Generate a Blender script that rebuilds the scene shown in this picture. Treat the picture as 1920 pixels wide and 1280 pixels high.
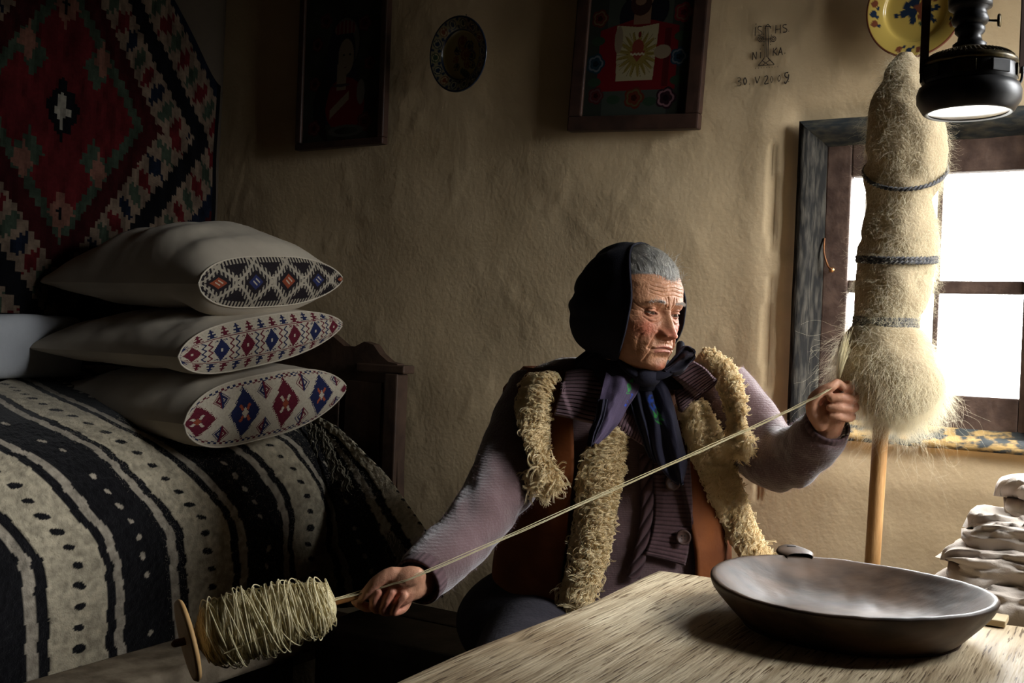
import bpy, bmesh, math, random
import numpy as np
from mathutils import Vector, Matrix
from mathutils.bvhtree import BVHTree
random.seed(7); rng = np.random.default_rng(7)
PI = math.pi
for o in list(bpy.data.objects): bpy.data.objects.remove(o)
SC = bpy.context.scene; COL = SC.collection

# ------------------------------------------------ camera, world, light, exposure
F_PX = 2000.0; EYE = Vector((0, 0, 1.15)); ROLL = math.radians(2.3); PITCH = math.radians(0.3)
_right = Vector((math.cos(ROLL), 0, math.sin(ROLL)))
_fwd = Vector((0, math.cos(PITCH), -math.sin(PITCH)))
_up = _right.cross(_fwd).normalized(); _fwd = _up.cross(_right).normalized()
cam_d = bpy.data.cameras.new('camera'); cam = bpy.data.objects.new('camera', cam_d); COL.objects.link(cam)
M = Matrix((( _right.x, _up.x, -_fwd.x, 0), (_right.y, _up.y, -_fwd.y, 0), (_right.z, _up.z, -_fwd.z, 0), (0, 0, 0, 1)))
cam.matrix_world = Matrix.Translation(EYE) @ M
cam_d.sensor_width = 36; cam_d.lens = 36 * F_PX / 1920; cam_d.clip_start = .02
SC.camera = cam
w = bpy.data.worlds.new('sky'); SC.world = w; w.use_nodes = True
bg = w.node_tree.nodes['Background']; bg.inputs[1].default_value = 132.0
# overcast sky: brightest overhead, dimmer towards the horizon, dull ground below
_n = w.node_tree; _tc = _n.nodes.new('ShaderNodeTexCoord'); _sp = _n.nodes.new('ShaderNodeSeparateXYZ'); _cr = _n.nodes.new('ShaderNodeValToRGB'); _mr = _n.nodes.new('ShaderNodeMapRange')
_n.links.new(_tc.outputs['Generated'], _sp.inputs[0]); _n.links.new(_sp.outputs[2], _mr.inputs[0]); _mr.inputs[1].default_value = -1.; _mr.inputs[2].default_value = 1.; _n.links.new(_mr.outputs[0], _cr.inputs[0]); _n.links.new(_cr.outputs[0], bg.inputs[0])
_e = _cr.color_ramp.elements; _e[0].position = .47; _e[0].color = (.08, .078, .072, 1); _e[1].position = 1.; _e[1].color = (.98, .99, 1., 1); _x = _e.new(.52); _x.color = (.33, .333, .336, 1)
SC.view_settings.view_transform = 'Standard'; SC.view_settings.look = 'None'
SC.view_settings.gamma = 1; SC.view_settings.use_curve_mapping = False
SC.view_settings.exposure = -0.2
SC.cycles.use_denoising = True
SC.cycles.max_bounces = 8; SC.cycles.diffuse_bounces = 4; SC.cycles.transparent_max_bounces = 24
SC.cycles.sample_clamp_indirect = 4

# room frame: u runs along the back wall, v comes out of it into the room
RH = np.array([.859, -.5115, 0.]); RH /= np.linalg.norm(RH)
LH = np.array([-RH[1], RH[0], 0.]); CO = np.array([-.92, 3.29, 0.])
ZH = np.array([0., 0., 1.])
def RM(u, v, z): return CO + np.multiply.outer(u, RH) - np.multiply.outer(v, LH) + np.multiply.outer(z, ZH)
def UV(p): p = np.asarray(p) - CO; return p @ RH, -(p @ LH)
UR, VF, ZC = 2.74, 4.1, 2.42       # right wall, front wall, ceiling
E3 = np.array(EYE)
RR, UU, FF = np.array(_right), np.array(_up), np.array(_fwd)
def ray(px, py):
    px = np.asarray(px, float); py = np.asarray(py, float)
    return np.multiply.outer((px - 960) / F_PX, RR) - np.multiply.outer((py - 640) / F_PX, UU) + FF
def P(px, py, Y):
    d = ray(px, py); return E3 + d * (np.asarray(Y) / d[..., 1])[..., None]
def on_back(px, py, v=0.):
    d = ray(px, py); n = -LH
    t = (((CO - E3) @ n) + v) / (d @ n); p = E3 + d * t[..., None] if np.ndim(t) else E3 + d * t
    u, vv = UV(p); return u, p[..., 2]
def portal(name, c, nrm, w_, h_):
    l = bpy.data.lights.new(name, 'AREA'); l.shape = 'RECTANGLE'; l.size = w_; l.size_y = h_; l.energy = 1
    l.cycles.is_portal = True
    o = bpy.data.objects.new(name, l); COL.objects.link(o); o.location = c
    o.rotation_euler = Vector(nrm).to_track_quat('-Z', 'Y').to_euler()
# window 1 rectangle in (u, z) and window 2 in the right wall (v, z)
W1L = float(on_back(1490, 500)[0]); W1T = float(on_back(1600, 222)[1]); W1B = float(on_back(1600, 826)[1])
W1R = float(on_back(1918, 500)[0]) + .085
W2 = (.10, .60, 1.10, 2.05)
portal('portal_window_back', RM((W1L + W1R) / 2, -.14, (W1T + W1B) / 2), -LH, W1R - W1L, W1T - W1B)
portal('portal_window_right', RM(UR + .14, (W2[0] + W2[1]) / 2, (W2[2] + W2[3]) / 2), -RH, W2[1] - W2[0], W2[3] - W2[2])

# ------------------------------------------------ helpers
def _hash(i, j, k, s):
    n = (i * 374761393 + j * 668265263 + k * 2147483647 + s * 974711) & 0x7fffffff
    n = ((n ^ (n >> 13)) * 1274126177) & 0x7fffffff
    n = ((n ^ (n >> 15)) * 1103515245) & 0x7fffffff
    return ((n ^ (n >> 16)) & 0xffff) / 32767.5 - 1
def vn(p, f=1., s=0):
    p = np.asarray(p, float) * f; i = np.floor(p).astype(np.int64); t = p - i; t = t * t * (3 - 2 * t); r = 0
    for a in (0, 1):
        for b in (0, 1):
            for c in (0, 1):
                wgt = (t[..., 0] if a else 1 - t[..., 0]) * (t[..., 1] if b else 1 - t[..., 1]) * (t[..., 2] if c else 1 - t[..., 2])
                r = r + wgt * _hash(i[..., 0] + a, i[..., 1] + b, i[..., 2] + c, s)
    return r
def fbm(p, f=1., o=4, s=0):
    r = 0; a = 1
    for k in range(o): r = r + a * vn(p, f, s + k); f *= 2.03; a *= .5
    return r
def st3(x, y, z=0.): return np.stack(np.broadcast_arrays(x, y, z), -1)
def rad(o): return o
def node(nt, t, loc=(0, 0), **kw):
    n = nt.nodes.new(t)
    for k, v in kw.items(): setattr(n, k, v)
    return n
def mat(name, col=(.5, .5, .5), rough=.7, col2=None, scale=8., bump=0., bscale=40., stretch=None, attr=None, metal=0.,
        trans=0., spec=.3, sheen=0., contrast=(.35, .65), detail=6., wave=None, sss=0., coat=0.):
    m = bpy.data.materials.new(name); m.use_nodes = True; nt = m.node_tree; b = nt.nodes['Principled BSDF']
    L = nt.links.new; b.inputs['Roughness'].default_value = rough; b.inputs['Metallic'].default_value = metal
    b.inputs['Specular IOR Level'].default_value = spec; b.inputs['Sheen Weight'].default_value = sheen
    b.inputs['Coat Weight'].default_value = coat; b.inputs['Coat Roughness'].default_value = .12
    if sss: b.inputs['Subsurface Weight'].default_value = sss; b.inputs['Subsurface Radius'].default_value = (.012, .005, .003); b.inputs['Subsurface Scale'].default_value = 1.
    tc = node(nt, 'ShaderNodeTexCoord'); mp = node(nt, 'ShaderNodeMapping'); L(tc.outputs['Object'], mp.inputs[0])
    if stretch: mp.inputs['Scale'].default_value = stretch
    ns = node(nt, 'ShaderNodeTexNoise'); ns.inputs['Scale'].default_value = scale; ns.inputs['Detail'].default_value = detail
    L(mp.outputs[0], ns.inputs['Vector'])
    src = None
    if attr:
        at = node(nt, 'ShaderNodeAttribute'); at.attribute_name = attr; src = at.outputs['Color']
        if col2 is not None:
            r = node(nt, 'ShaderNodeMapRange'); r.inputs[1].default_value = contrast[0]; r.inputs[2].default_value = contrast[1]
            r.inputs[3].default_value = col2; r.inputs[4].default_value = 1.0; L(ns.outputs[0], r.inputs[0])
            mx = node(nt, 'ShaderNodeVectorMath', operation='SCALE'); L(src, mx.inputs[0]); L(r.outputs[0], mx.inputs['Scale']); src = mx.outputs[0]
    elif col2 is not None:
        cr = node(nt, 'ShaderNodeValToRGB'); cr.color_ramp.elements[0].position = contrast[0]; cr.color_ramp.elements[1].position = contrast[1]
        cr.color_ramp.elements[0].color = (*col, 1); cr.color_ramp.elements[1].color = (*col2, 1); L(ns.outputs[0], cr.inputs[0]); src = cr.outputs[0]
    if src: L(src, b.inputs['Base Color'])
    else: b.inputs['Base Color'].default_value = (*col, 1)
    if bump:
        n2 = node(nt, 'ShaderNodeTexNoise'); n2.inputs['Scale'].default_value = bscale; n2.inputs['Detail'].default_value = 6
        L(mp.outputs[0], n2.inputs['Vector'])
        bp = node(nt, 'ShaderNodeBump'); bp.inputs['Strength'].default_value = 1.; bp.inputs['Distance'].default_value = bump
        L(n2.outputs[0], bp.inputs['Height'])
        if wave:
            wv = node(nt, 'ShaderNodeTexWave'); wv.bands_direction = wave[0]; wv.inputs['Scale'].default_value = wave[1]; wv.inputs['Distortion'].default_value = 1.
            L(tc.outputs['Object'], wv.inputs[0]); b2 = node(nt, 'ShaderNodeBump'); b2.inputs['Distance'].default_value = wave[2]
            L(wv.outputs[1], b2.inputs['Height']); L(bp.outputs[0], b2.inputs['Normal']); bp = b2
        L(bp.outputs[0], b.inputs['Normal'])
    if trans:
        out = nt.nodes['Material Output']; tr = node(nt, 'ShaderNodeBsdfTranslucent'); ms = node(nt, 'ShaderNodeMixShader')
        if src: L(src, tr.inputs[0])
        else: tr.inputs[0].default_value = (*col, 1)
        ms.inputs[0].default_value = trans; L(b.outputs[0], ms.inputs[1]); L(tr.outputs[0], ms.inputs[2]); L(ms.outputs[0], out.inputs[0])
    return m
def thin_glass(name, tint=(.97, .98, .98), gl=.06):
    m = bpy.data.materials.new(name); m.use_nodes = True; nt = m.node_tree; nt.nodes.remove(nt.nodes['Principled BSDF']); L = nt.links.new
    t = node(nt, 'ShaderNodeBsdfTransparent'); t.inputs[0].default_value = (*tint, 1); g = node(nt, 'ShaderNodeBsdfGlossy'); g.inputs['Roughness'].default_value = .03
    f = node(nt, 'ShaderNodeLayerWeight'); f.inputs[0].default_value = .25
    a = node(nt, 'ShaderNodeMath', operation='MULTIPLY_ADD'); a.inputs[1].default_value = .5; a.inputs[2].default_value = gl; L(f.outputs[1], a.inputs[0])
    s = node(nt, 'ShaderNodeMixShader'); L(a.outputs[0], s.inputs[0]); L(t.outputs[0], s.inputs[1]); L(g.outputs[0], s.inputs[2]); L(s.outputs[0], nt.nodes['Material Output'].inputs[0])
    return m
def tag(o, label=None, cat=None, group=None, kind=None):
    if label: o['label'] = label
    if cat: o['category'] = cat
    if group: o['group'] = group
    if kind: o['kind'] = kind
    return o
def empty(name, loc, label=None, cat=None, group=None, kind=None):
    o = bpy.data.objects.new(name, None); o.empty_display_size = .05; COL.objects.link(o); o.location = Vector(loc); return tag(o, label, cat, group, kind)
def finish(name, me, m=None, parent=None, smooth=True):
    o = bpy.data.objects.new(name, me); COL.objects.link(o)
    if m: me.materials.append(m)
    if smooth: me.polygons.foreach_set('use_smooth', [True] * len(me.polygons))
    if parent is not None:
        # world-space meshes under an Empty: shift the data into the root's space
        r = parent
        off = Vector((0, 0, 0))
        while r is not None: off += r.location; r = r.parent
        me.transform(Matrix.Translation(-off)); o.parent = parent
    me.update(); return o
def mo(name, V, Fc, m=None, parent=None, smooth=True):
    me = bpy.data.meshes.new(name); me.from_pydata([tuple(map(float, v)) for v in V], [], Fc); return finish(name, me, m, parent, smooth)
def center_origin(o):
    me = o.data; n = len(me.vertices); co = np.empty(n * 3); me.vertices.foreach_get('co', co); co = co.reshape(-1, 3)
    c = (co.min(0) + co.max(0)) / 2; c[2] = co[:, 2].min(); me.transform(Matrix.Translation(-Vector(c))); o.location = o.location + Vector(c); return o
class MB:
    def __init__(s): s.V = []; s.F = []
    def add(s, V, Fc):
        b = len(s.V); s.V += [tuple(map(float, v)) for v in V]; s.F += [tuple(i + b for i in f) for f in Fc]; return s
    def build(s, name, m=None, parent=None, smooth=True): return mo(name, s.V, s.F, m, parent, smooth)
def gridF(nu, nv, wu=False, wv=False):
    i = np.arange(nu if wu else nu - 1); j = np.arange(nv if wv else nv - 1); I, J = np.meshgrid(i, j, indexing='ij')
    I2, J2 = (I + 1) % nu, (J + 1) % nv
    return np.stack([I * nv + J, I2 * nv + J, I2 * nv + J2, I * nv + J2], -1).reshape(-1, 4)
def fast_mesh(name, V, Q):
    V = np.asarray(V, np.float32).reshape(-1, 3); me = bpy.data.meshes.new(name); me.vertices.add(len(V)); me.vertices.foreach_set('co', V.ravel())
    k = Q.shape[1]; me.loops.add(Q.size); me.loops.foreach_set('vertex_index', Q.ravel().astype(np.int32)); me.polygons.add(len(Q))
    me.polygons.foreach_set('loop_start', np.arange(0, Q.size, k, dtype=np.int32)); me.polygons.foreach_set('loop_total', np.full(len(Q), k, np.int32))
    me.update(calc_edges=True); return me
def grid(name, G, m, parent=None, col=None, facecol=None, wu=False, wv=False, smooth=True, mask=None, flip=False):
    nu, nv = G.shape[:2]; Q = gridF(nu, nv, wu, wv)
    if facecol is not None: fc = facecol.reshape(-1, 3)
    if mask is not None:
        mk = mask.reshape(-1); Q = Q[mk]
        if facecol is not None: fc = fc[mk]
    if flip: Q = Q[:, ::-1]
    me = fast_mesh(name, G, Q)
    if col is not None:
        a = me.color_attributes.new('Col', 'FLOAT_COLOR', 'POINT'); c = np.ones((nu * nv, 4), np.float32); c[:, :3] = col.reshape(-1, 3); a.data.foreach_set('color', c.ravel())
    if facecol is not None:
        a = me.color_attributes.new('Col', 'FLOAT_COLOR', 'CORNER'); c = np.ones((len(Q), 4, 4), np.float32); c[..., :3] = fc[:, None, :]; a.data.foreach_set('color', c.ravel())
    return finish(name, me, m, parent, smooth)
def face_cam(G):
    n = np.cross(G[1:, :-1] - G[:-1, :-1], G[:-1, 1:] - G[:-1, :-1]); return bool(np.nanmean(n[..., 1]) > 0)
def frames(path):
    path = np.asarray(path, float); T = np.gradient(path, axis=0); T /= np.linalg.norm(T, axis=1)[:, None] + 1e-12
    n = np.cross(T[0], ZH); 
    if np.linalg.norm(n) < .1: n = np.cross(T[0], [1, 0, 0])
    n /= np.linalg.norm(n); N = [n]
    for i in range(1, len(path)):
        n = N[-1] - T[i] * (N[-1] @ T[i]); N.append(n / (np.linalg.norm(n) + 1e-12))
    N = np.array(N); return T, N, np.cross(T, N)
def tubeG(path, r, n=12, sq=1.):
    T, N, B = frames(path); a = np.linspace(0, 2 * PI, n, endpoint=False); r = np.broadcast_to(np.asarray(r, float), (len(path),))
    return np.asarray(path)[:, None] + r[:, None, None] * (np.cos(a)[None, :, None] * N[:, None] + sq * np.sin(a)[None, :, None] * B[:, None])
def tubeVF(path, r, n=12, sq=1., round_ends=False):
    path = np.asarray(path, float); r = np.broadcast_to(np.asarray(r, float), (len(path),)).copy()
    if round_ends:
        d0 = path[0] - path[1]; d0 /= np.linalg.norm(d0); d1 = path[-1] - path[-2]; d1 /= np.linalg.norm(d1)
        a = np.array([.97, .75, .4]); h = np.array([.22, .66, .92])
        path = np.vstack([[path[0] + d0 * r[0] * h_ for h_ in h[::-1]], path, [path[-1] + d1 * r[-1] * h_ for h_ in h]])
        r = np.r_[r[0] * a[::-1], r, r[-1] * a]
    G = tubeG(path, r, n, sq); m_ = len(path); V = G.reshape(-1, 3).tolist(); Fc = [tuple(q) for q in gridF(m_, n, False, True)[:, ::-1]]
    Fc.append(tuple(range(n))); Fc.append(tuple((m_ - 1) * n + i for i in range(n))[::-1]); return V, Fc
def spl(pts, n):
    """smooth (Catmull-Rom) resample of rows"""
    p = np.asarray(pts, float); k = len(p); s = np.linspace(0, k - 1, n); i = np.minimum(s.astype(int), k - 2); t = (s - i)[:, None]
    g = lambda j: p[np.clip(j, 0, k - 1)]
    a, b, c, d = g(i - 1), g(i), g(i + 1), g(i + 2)
    return .5 * (2 * b + (c - a) * t + (2 * a - 5 * b + 4 * c - d) * t ** 2 + (3 * b - a - 3 * c + d) * t ** 3)
def arcspl(pts, n):
    q = spl(pts, 300); d = np.r_[0, np.cumsum(np.linalg.norm(np.diff(q[:, :2], axis=0), axis=1))]; s = np.linspace(0, d[-1], n)
    return np.stack([np.interp(s, d, q[:, k]) for k in range(q.shape[1])], -1)
def latheG(prof, n=48): 
    pr = np.asarray(prof, float); a = np.linspace(0, 2 * PI, n, endpoint=False)
    return np.stack([pr[:, None, 0] * np.cos(a), pr[:, None, 0] * np.sin(a), np.broadcast_to(pr[:, None, 1], (len(pr), n))], -1)
def orient(G, c, ax=None, x=None):
    """put local (x,y,z) with z along ax at c"""
    c = np.asarray(c, float)
    if ax is None: return G + c
    z = np.asarray(ax, float); z /= np.linalg.norm(z); h = np.array([1., 0, 0]) if x is None else np.asarray(x, float)
    xx = h - z * (h @ z); xx /= np.linalg.norm(xx); yy = np.cross(z, xx); return c + G[..., 0:1] * xx + G[..., 1:2] * yy + G[..., 2:3] * z
def lathe(name, prof, c, m, parent=None, n=48, ax=None, **k): return grid(name, orient(latheG(prof, n), c, ax), m, parent, wv=True, **k)
def boxVF(c, sx, sy, sz, ex=(1, 0, 0), ey=(0, 1, 0), ez=(0, 0, 1), bev=.004):
    bm = bmesh.new(); bmesh.ops.create_cube(bm, size=1.)
    for v in bm.verts: v.co = Vector((v.co.x * sx, v.co.y * sy, v.co.z * sz))
    if bev: bmesh.ops.bevel(bm, geom=bm.edges[:], offset=min(bev, .4 * min(sx, sy, sz)), segments=2, affect='EDGES', profile=.6)
    ex, ey, ez = map(np.asarray, (ex, ey, ez)); V = [np.asarray(c) + v.co.x * ex + v.co.y * ey + v.co.z * ez for v in bm.verts]
    bm.verts.index_update(); Fc = [tuple(v.index for v in f.verts) for f in bm.faces]; bm.free(); return V, Fc
def rbox(name, u0, u1, v0, v1, z0, z1, m, parent=None, bev=.004):
    """box in room coordinates"""
    V, Fc = boxVF(RM((u0 + u1) / 2, (v0 + v1) / 2, (z0 + z1) / 2), abs(u1 - u0), abs(v1 - v0), abs(z1 - z0), RH, -LH, ZH, bev)
    return mo(name, V, [f[::-1] for f in Fc], m, parent, False)
def curves(name, pts, radius, m, parent=None):
    """pts: (n, k, 3) array; radius scalar or (k,) or (n,k)"""
    pts = np.asarray(pts, np.float32); n, k = pts.shape[:2]; cu = bpy.data.hair_curves.new(name); cu.add_curves([k] * n)
    off = np.zeros(3)
    r = parent
    while r is not None: off += np.array(r.location); r = r.parent
    cu.position_data.foreach_set('vector', (pts - off).astype(np.float32).ravel())
    ra = np.broadcast_to(np.asarray(radius, np.float32), (n, k)).astype(np.float32)
    at = cu.attributes.get('radius') or cu.attributes.new('radius', 'FLOAT', 'POINT'); at.data.foreach_set('value', ra.ravel())
    cu.materials.append(m); o = bpy.data.objects.new(name, cu); COL.objects.link(o)
    if parent is not None: o.parent = parent
    return o
def tris(o): return o
def remesh(V, Fc, vox, smooth_it=3, sf=.5):
    me = bpy.data.meshes.new('tmp'); me.from_pydata([tuple(map(float, v)) for v in V], [], Fc); me.update()
    bm = bmesh.new(); bm.from_mesh(me); bmesh.ops.recalc_face_normals(bm, faces=bm.faces); bm.to_mesh(me); bm.free()
    o = bpy.data.objects.new('tmp', me); COL.objects.link(o); r = o.modifiers.new('r', 'REMESH'); r.mode = 'VOXEL'; r.voxel_size = vox
    s = o.modifiers.new('s', 'SMOOTH'); s.iterations = smooth_it; s.factor = sf
    dg = bpy.context.evaluated_depsgraph_get(); ev = o.evaluated_get(dg); m2 = bpy.data.meshes.new_from_object(ev); bpy.data.objects.remove(o); return m2
def getco(me): c = np.empty(len(me.vertices) * 3, np.float32); me.vertices.foreach_get('co', c); return c.reshape(-1, 3).astype(float)
def getno(me): c = np.empty(len(me.vertices) * 3, np.float32); me.vertices.foreach_get('normal', c); return c.reshape(-1, 3).astype(float)
def setco(me, c): me.vertices.foreach_set('co', c.astype(np.float32).ravel()); me.update()
def sm(x, a, b): t = np.clip((x - a) / (b - a), 0, 1); return t * t * (3 - 2 * t)
def lerp(a, b, t): return a + (b - a) * t
def mixc(c, new, k): k = np.clip(np.asarray(k, float), 0, 1)[..., None]; return c * (1 - k) + np.asarray(new) * k

# ------------------------------------------------ materials
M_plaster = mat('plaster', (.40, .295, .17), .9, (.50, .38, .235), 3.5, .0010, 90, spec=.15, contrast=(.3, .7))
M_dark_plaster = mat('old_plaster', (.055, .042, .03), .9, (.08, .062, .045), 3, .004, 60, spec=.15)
M_frame_old = mat('weathered_paint', (.016, .015, .014), .85, (.062, .055, .044), 95, .003, 110, stretch=(1.2, 1.2, .22), contrast=(.42, .7), spec=.05)
M_frame_h = mat('weathered_paint_lintel', (.030, .034, .036), .75, (.085, .078, .060), 90, .003, 90, stretch=(.3, .3, 1.2), contrast=(.42, .68), spec=.05)
M_sill = mat('peeling_yellow_paint', (.05, .055, .055), .8, (.42, .27, .10), 60, .004, 80, stretch=(.5, .5, 1), contrast=(.45, .55))
M_sash = mat('dark_sash_wood', (.045, .025, .018), .65, (.09, .055, .04), 30, .0015, 90)
M_glass = thin_glass('window_glass')
M_white_wood = mat('white_painted_wood', (.8, .8, .78), .6, (.7, .7, .68), 20)
M_bed = mat('dark_carved_wood', (.030, .016, .010), .6, (.06, .033, .02), 14, .001, 60)
M_bench = mat('bench_wood', (.16, .12, .08), .75, (.34, .27, .19), 18, .003, 60, contrast=(.35, .62))
M_bench_dark = mat('dark_bench_wood', (.035, .03, .026), .7, (.06, .05, .042), 14, .0015, 50)
M_floor = mat('floor_wood', (.07, .05, .035), .75, (.12, .09, .06), 12, .002, 40)
M_iron = mat('black_iron', (.02, .02, .02), .5, metal=.6)
# ------------------------------------------------ room shell
# back wall: displaced plaster grid with the window opening
us = np.r_[np.arange(-.02, UR + .03, .009)]; zs = np.arange(-.02, ZC + .02, .009)
U_, Z_ = np.meshgrid(us, zs, indexing='ij'); q = st3(U_, Z_)
wl_d = .010 * fbm(q, 2.1, 2, 3) + .0008 * fbm(q, 9, 3, 9) + .0016 * np.maximum(0, fbm(q * [1, .8, 1], 16, 3, 21) - .3)
ridge = np.abs(vn(q + .04 * st3(fbm(q, 4, 2, 5), fbm(q, 4, 2, 8)), 5., 77)); wl_d += .0008 * np.exp(-(ridge / .07) ** 2) * sm(vn(q, 2.5, 12), -.1, .4)
inw = (U_ > W1L) & (U_ < W1R) & (Z_ > W1B) & (Z_ < W1T)
dx = np.maximum(np.maximum(W1L - U_, U_ - W1R), 0); dz = np.maximum(np.maximum(W1B - Z_, Z_ - W1T), 0); dw = np.hypot(dx, dz)
wl_d = wl_d * sm(dw, 0, .15) + .006 * np.exp(-(dw / .03) ** 2) * vn(q, 30, 5) - .010 * (1 - sm(dw, 0, .045)) + .006 * np.exp(-((dw - .08) / .045) ** 2)
crk = (np.abs(U_ - (W1L - .055) - .006 * vn(q, 14, 31)) < .006) & (Z_ < W1T - .05) & (Z_ > W1B - .15) & (vn(q, 9, 61) > -.35); wl_d = wl_d - .006 * crk
G = RM(U_, wl_d, Z_)
mask = ~(inw[:-1, :-1] | inw[1:, :-1] | inw[:-1, 1:] | inw[1:, 1:])
wallb = grid('wall_back', G, M_plaster, mask=mask); tag(wallb, kind='structure')
def slab(name, u0, u1, v0, v1, z0, z1, m=M_dark_plaster):
    return tag(rbox(name, u0, u1, v0, v1, z0, z1, m, bev=0), kind='structure')
# masonry behind the plaster, around both openings
mb = MB()
for (a, b, c, d) in ((-.15, W1L, 0, ZC), (W1R, UR + .15, 0, ZC), (W1L, W1R, 0, W1B), (W1L, W1R, W1T, ZC)):
    mb.add(*boxVF(RM((a + b) / 2, -.12, (c + d) / 2), b - a, .16, d - c, RH, -LH, ZH, 0))
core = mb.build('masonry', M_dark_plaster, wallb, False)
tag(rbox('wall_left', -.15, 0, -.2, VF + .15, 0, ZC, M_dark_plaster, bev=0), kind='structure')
mb = MB()
for (a, b, c, d) in ((-.2, W2[0], 0, ZC), (W2[1], VF + .15, 0, ZC), (W2[0], W2[1], 0, W2[2]), (W2[0], W2[1], W2[3], ZC)):
    mb.add(*boxVF(RM(UR + .1, (a + b) / 2, (c + d) / 2), .2, b - a, d - c, RH, -LH, ZH, 0))
tag(mb.build('wall_right', M_dark_plaster, None, False), kind='structure')
slab('wall_front', -.15, UR + .2, VF, VF + .15, 0, ZC)
slab('ceiling', -.15, UR + .2, -.2, VF + .15, ZC, ZC + .12)
fl = slab('floor', -.15, UR + .2, -.2, VF + .15, -.12, -.022, M_floor)
pl0 = None
nb = 16
for i in range(nb):
    w_ = UR / nb
    if pl0 is None:
        pl0 = rbox('plank', .003, w_ - .003, 0.01, VF - .01, -.022, 0, M_floor, fl, .003)
    else:
        o = pl0.copy(); COL.objects.link(o); o.parent = fl; o.location = Vector(RH * w_ * i) + Vector((0, 0, -.001 * (i % 3)))

# ------------------------------------------------ window in the back wall
def zb(px, py): return float(on_back(px, py)[1])
def ub(px, py): return float(on_back(px, py)[0])
wn = empty('window_1', RM((W1L + W1R) / 2, 0, W1B), kind='structure')
def casing(name, pts, m, parent):
    """mitred casing piece with a bevelled inner face, pts = 4 outline corners (u,z) outer a, outer b, inner b, inner a"""
    oa, ob, ib, ia = [np.array(p) for p in pts]; n = 26; rows = []
    prof = [(0, .012), (.06, .020), (.35, .022), (.5, .010), (.62, .004), (.66, -.012), (1., -.030), (1., -.09)]
    for k in range(n):
        t = k / (n - 1); o_ = lerp(oa, ob, t); i_ = lerp(ia, ib, t); rows.append([RM(*(lambda c, v: (c[0], v, c[1]))(lerp(o_, i_, s), v + .0025 * float(vn(np.array([t * 7, s * 4, len(name)]), 1, 3)))) for s, v in prof])
    return grid(name, np.array(rows), m, parent, smooth=False)
cw = ub(1537, 400) - ub(1490, 400); ct = zb(1600, 222) - zb(1600, 268); cb = zb(1850, 792) - zb(1850, 832)
o_ = (W1L, W1R, W1B, W1T); i_ = (W1L + cw, W1R - cw, W1B + cb, W1T - ct)
casing('casing', [(o_[0], o_[2]), (o_[0], o_[3]), (i_[0], i_[3]), (i_[0], i_[2])], M_frame_old, wn)
casing('casing', [(o_[0], o_[3]), (o_[1], o_[3]), (i_[1], i_[3]), (i_[0], i_[3])], M_frame_h, wn)
casing('casing', [(o_[1], o_[3]), (o_[1], o_[2]), (i_[1], i_[2]), (i_[1], i_[3])], M_frame_old, wn)
sl = casing('sill', [(o_[1], o_[2]), (o_[0], o_[2]), (i_[0], i_[2]), (i_[1], i_[2])], M_sill, wn); sl['label'] = 'sill with peeling yellow and blue paint'
pL, pR = ub(1583, 500), ub(1918, 500); pT, pB = zb(1800, 318), zb(1800, 742); mv0, mv1 = ub(1742, 600), ub(1753, 600); mh0, mh1 = zb(1800, 549), zb(1800, 524)
sash = empty('sash', (0, 0, 0)); sash.parent = wn; sash.location = Vector(RM((pL + pR) / 2, -.03, pB)) - wn.location
def sb(name, a, b, c, d, v0=-.062, v1=-.030, m=M_sash, bev=.004): return rbox(name, a, b, v0, v1, c, d, m, sash, bev)
sb('stile', i_[0] - .002, pL, i_[2] - .01, i_[3] + .01); sb('stile', pR, i_[1] + .002, i_[2] - .01, i_[3] + .01)
sb('rail', pL, pR, pT, i_[3] + .01); sb('rail', pL, pR, i_[2] - .01, pB); sb('glazing_bar', pL, pR, mh0, mh1, -.056, -.036); sb('glazing_bar', mv0, mv1, pB, pT, -.058, -.038)
for a, b in ((pL, mv0), (mv1, pR)):
    for c, d in ((pB, mh0), (mh1, pT)): sb('pane', a - .003, b + .003, c - .003, d + .003, -.0482, -.0462, M_glass, 0)
# hook latch hanging on the stile
hk = ub(1540, 450), zb(1540, 445)
pth = [RM(hk[0], -.026, hk[1]), RM(hk[0] + .002, -.018, hk[1] - .03), RM(hk[0] + .012, -.016, hk[1] - .06), RM(hk[0] + .02, -.014, hk[1] - .068)]
V, Fc = tubeVF(spl(pth, 14), .0022, 8, round_ends=True); mo('latch_hook', V, Fc, mat('rusty_iron', (.25, .10, .03), .5, (.1, .04, .02), 60, metal=.5), wn)
lathe('nail', [(0, .004), (.006, .003), (.006, 0), (.002, 0), (.002, -.02), (0, -.02)], RM(hk[0] + .021, -.018, hk[1] - .07), mat('brass_nail', (.6, .3, .12), .3, metal=.9), wn, 12, ax=-LH)
# white plank shutter standing open outside the left panes
for k in range(4):
    rbox('shutter_board', pL - .03 + k * .026, pL - .005 + k * .026, -.32, -.30, W1B - .02, W1T - .03, M_white_wood, wn, .002)

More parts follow.
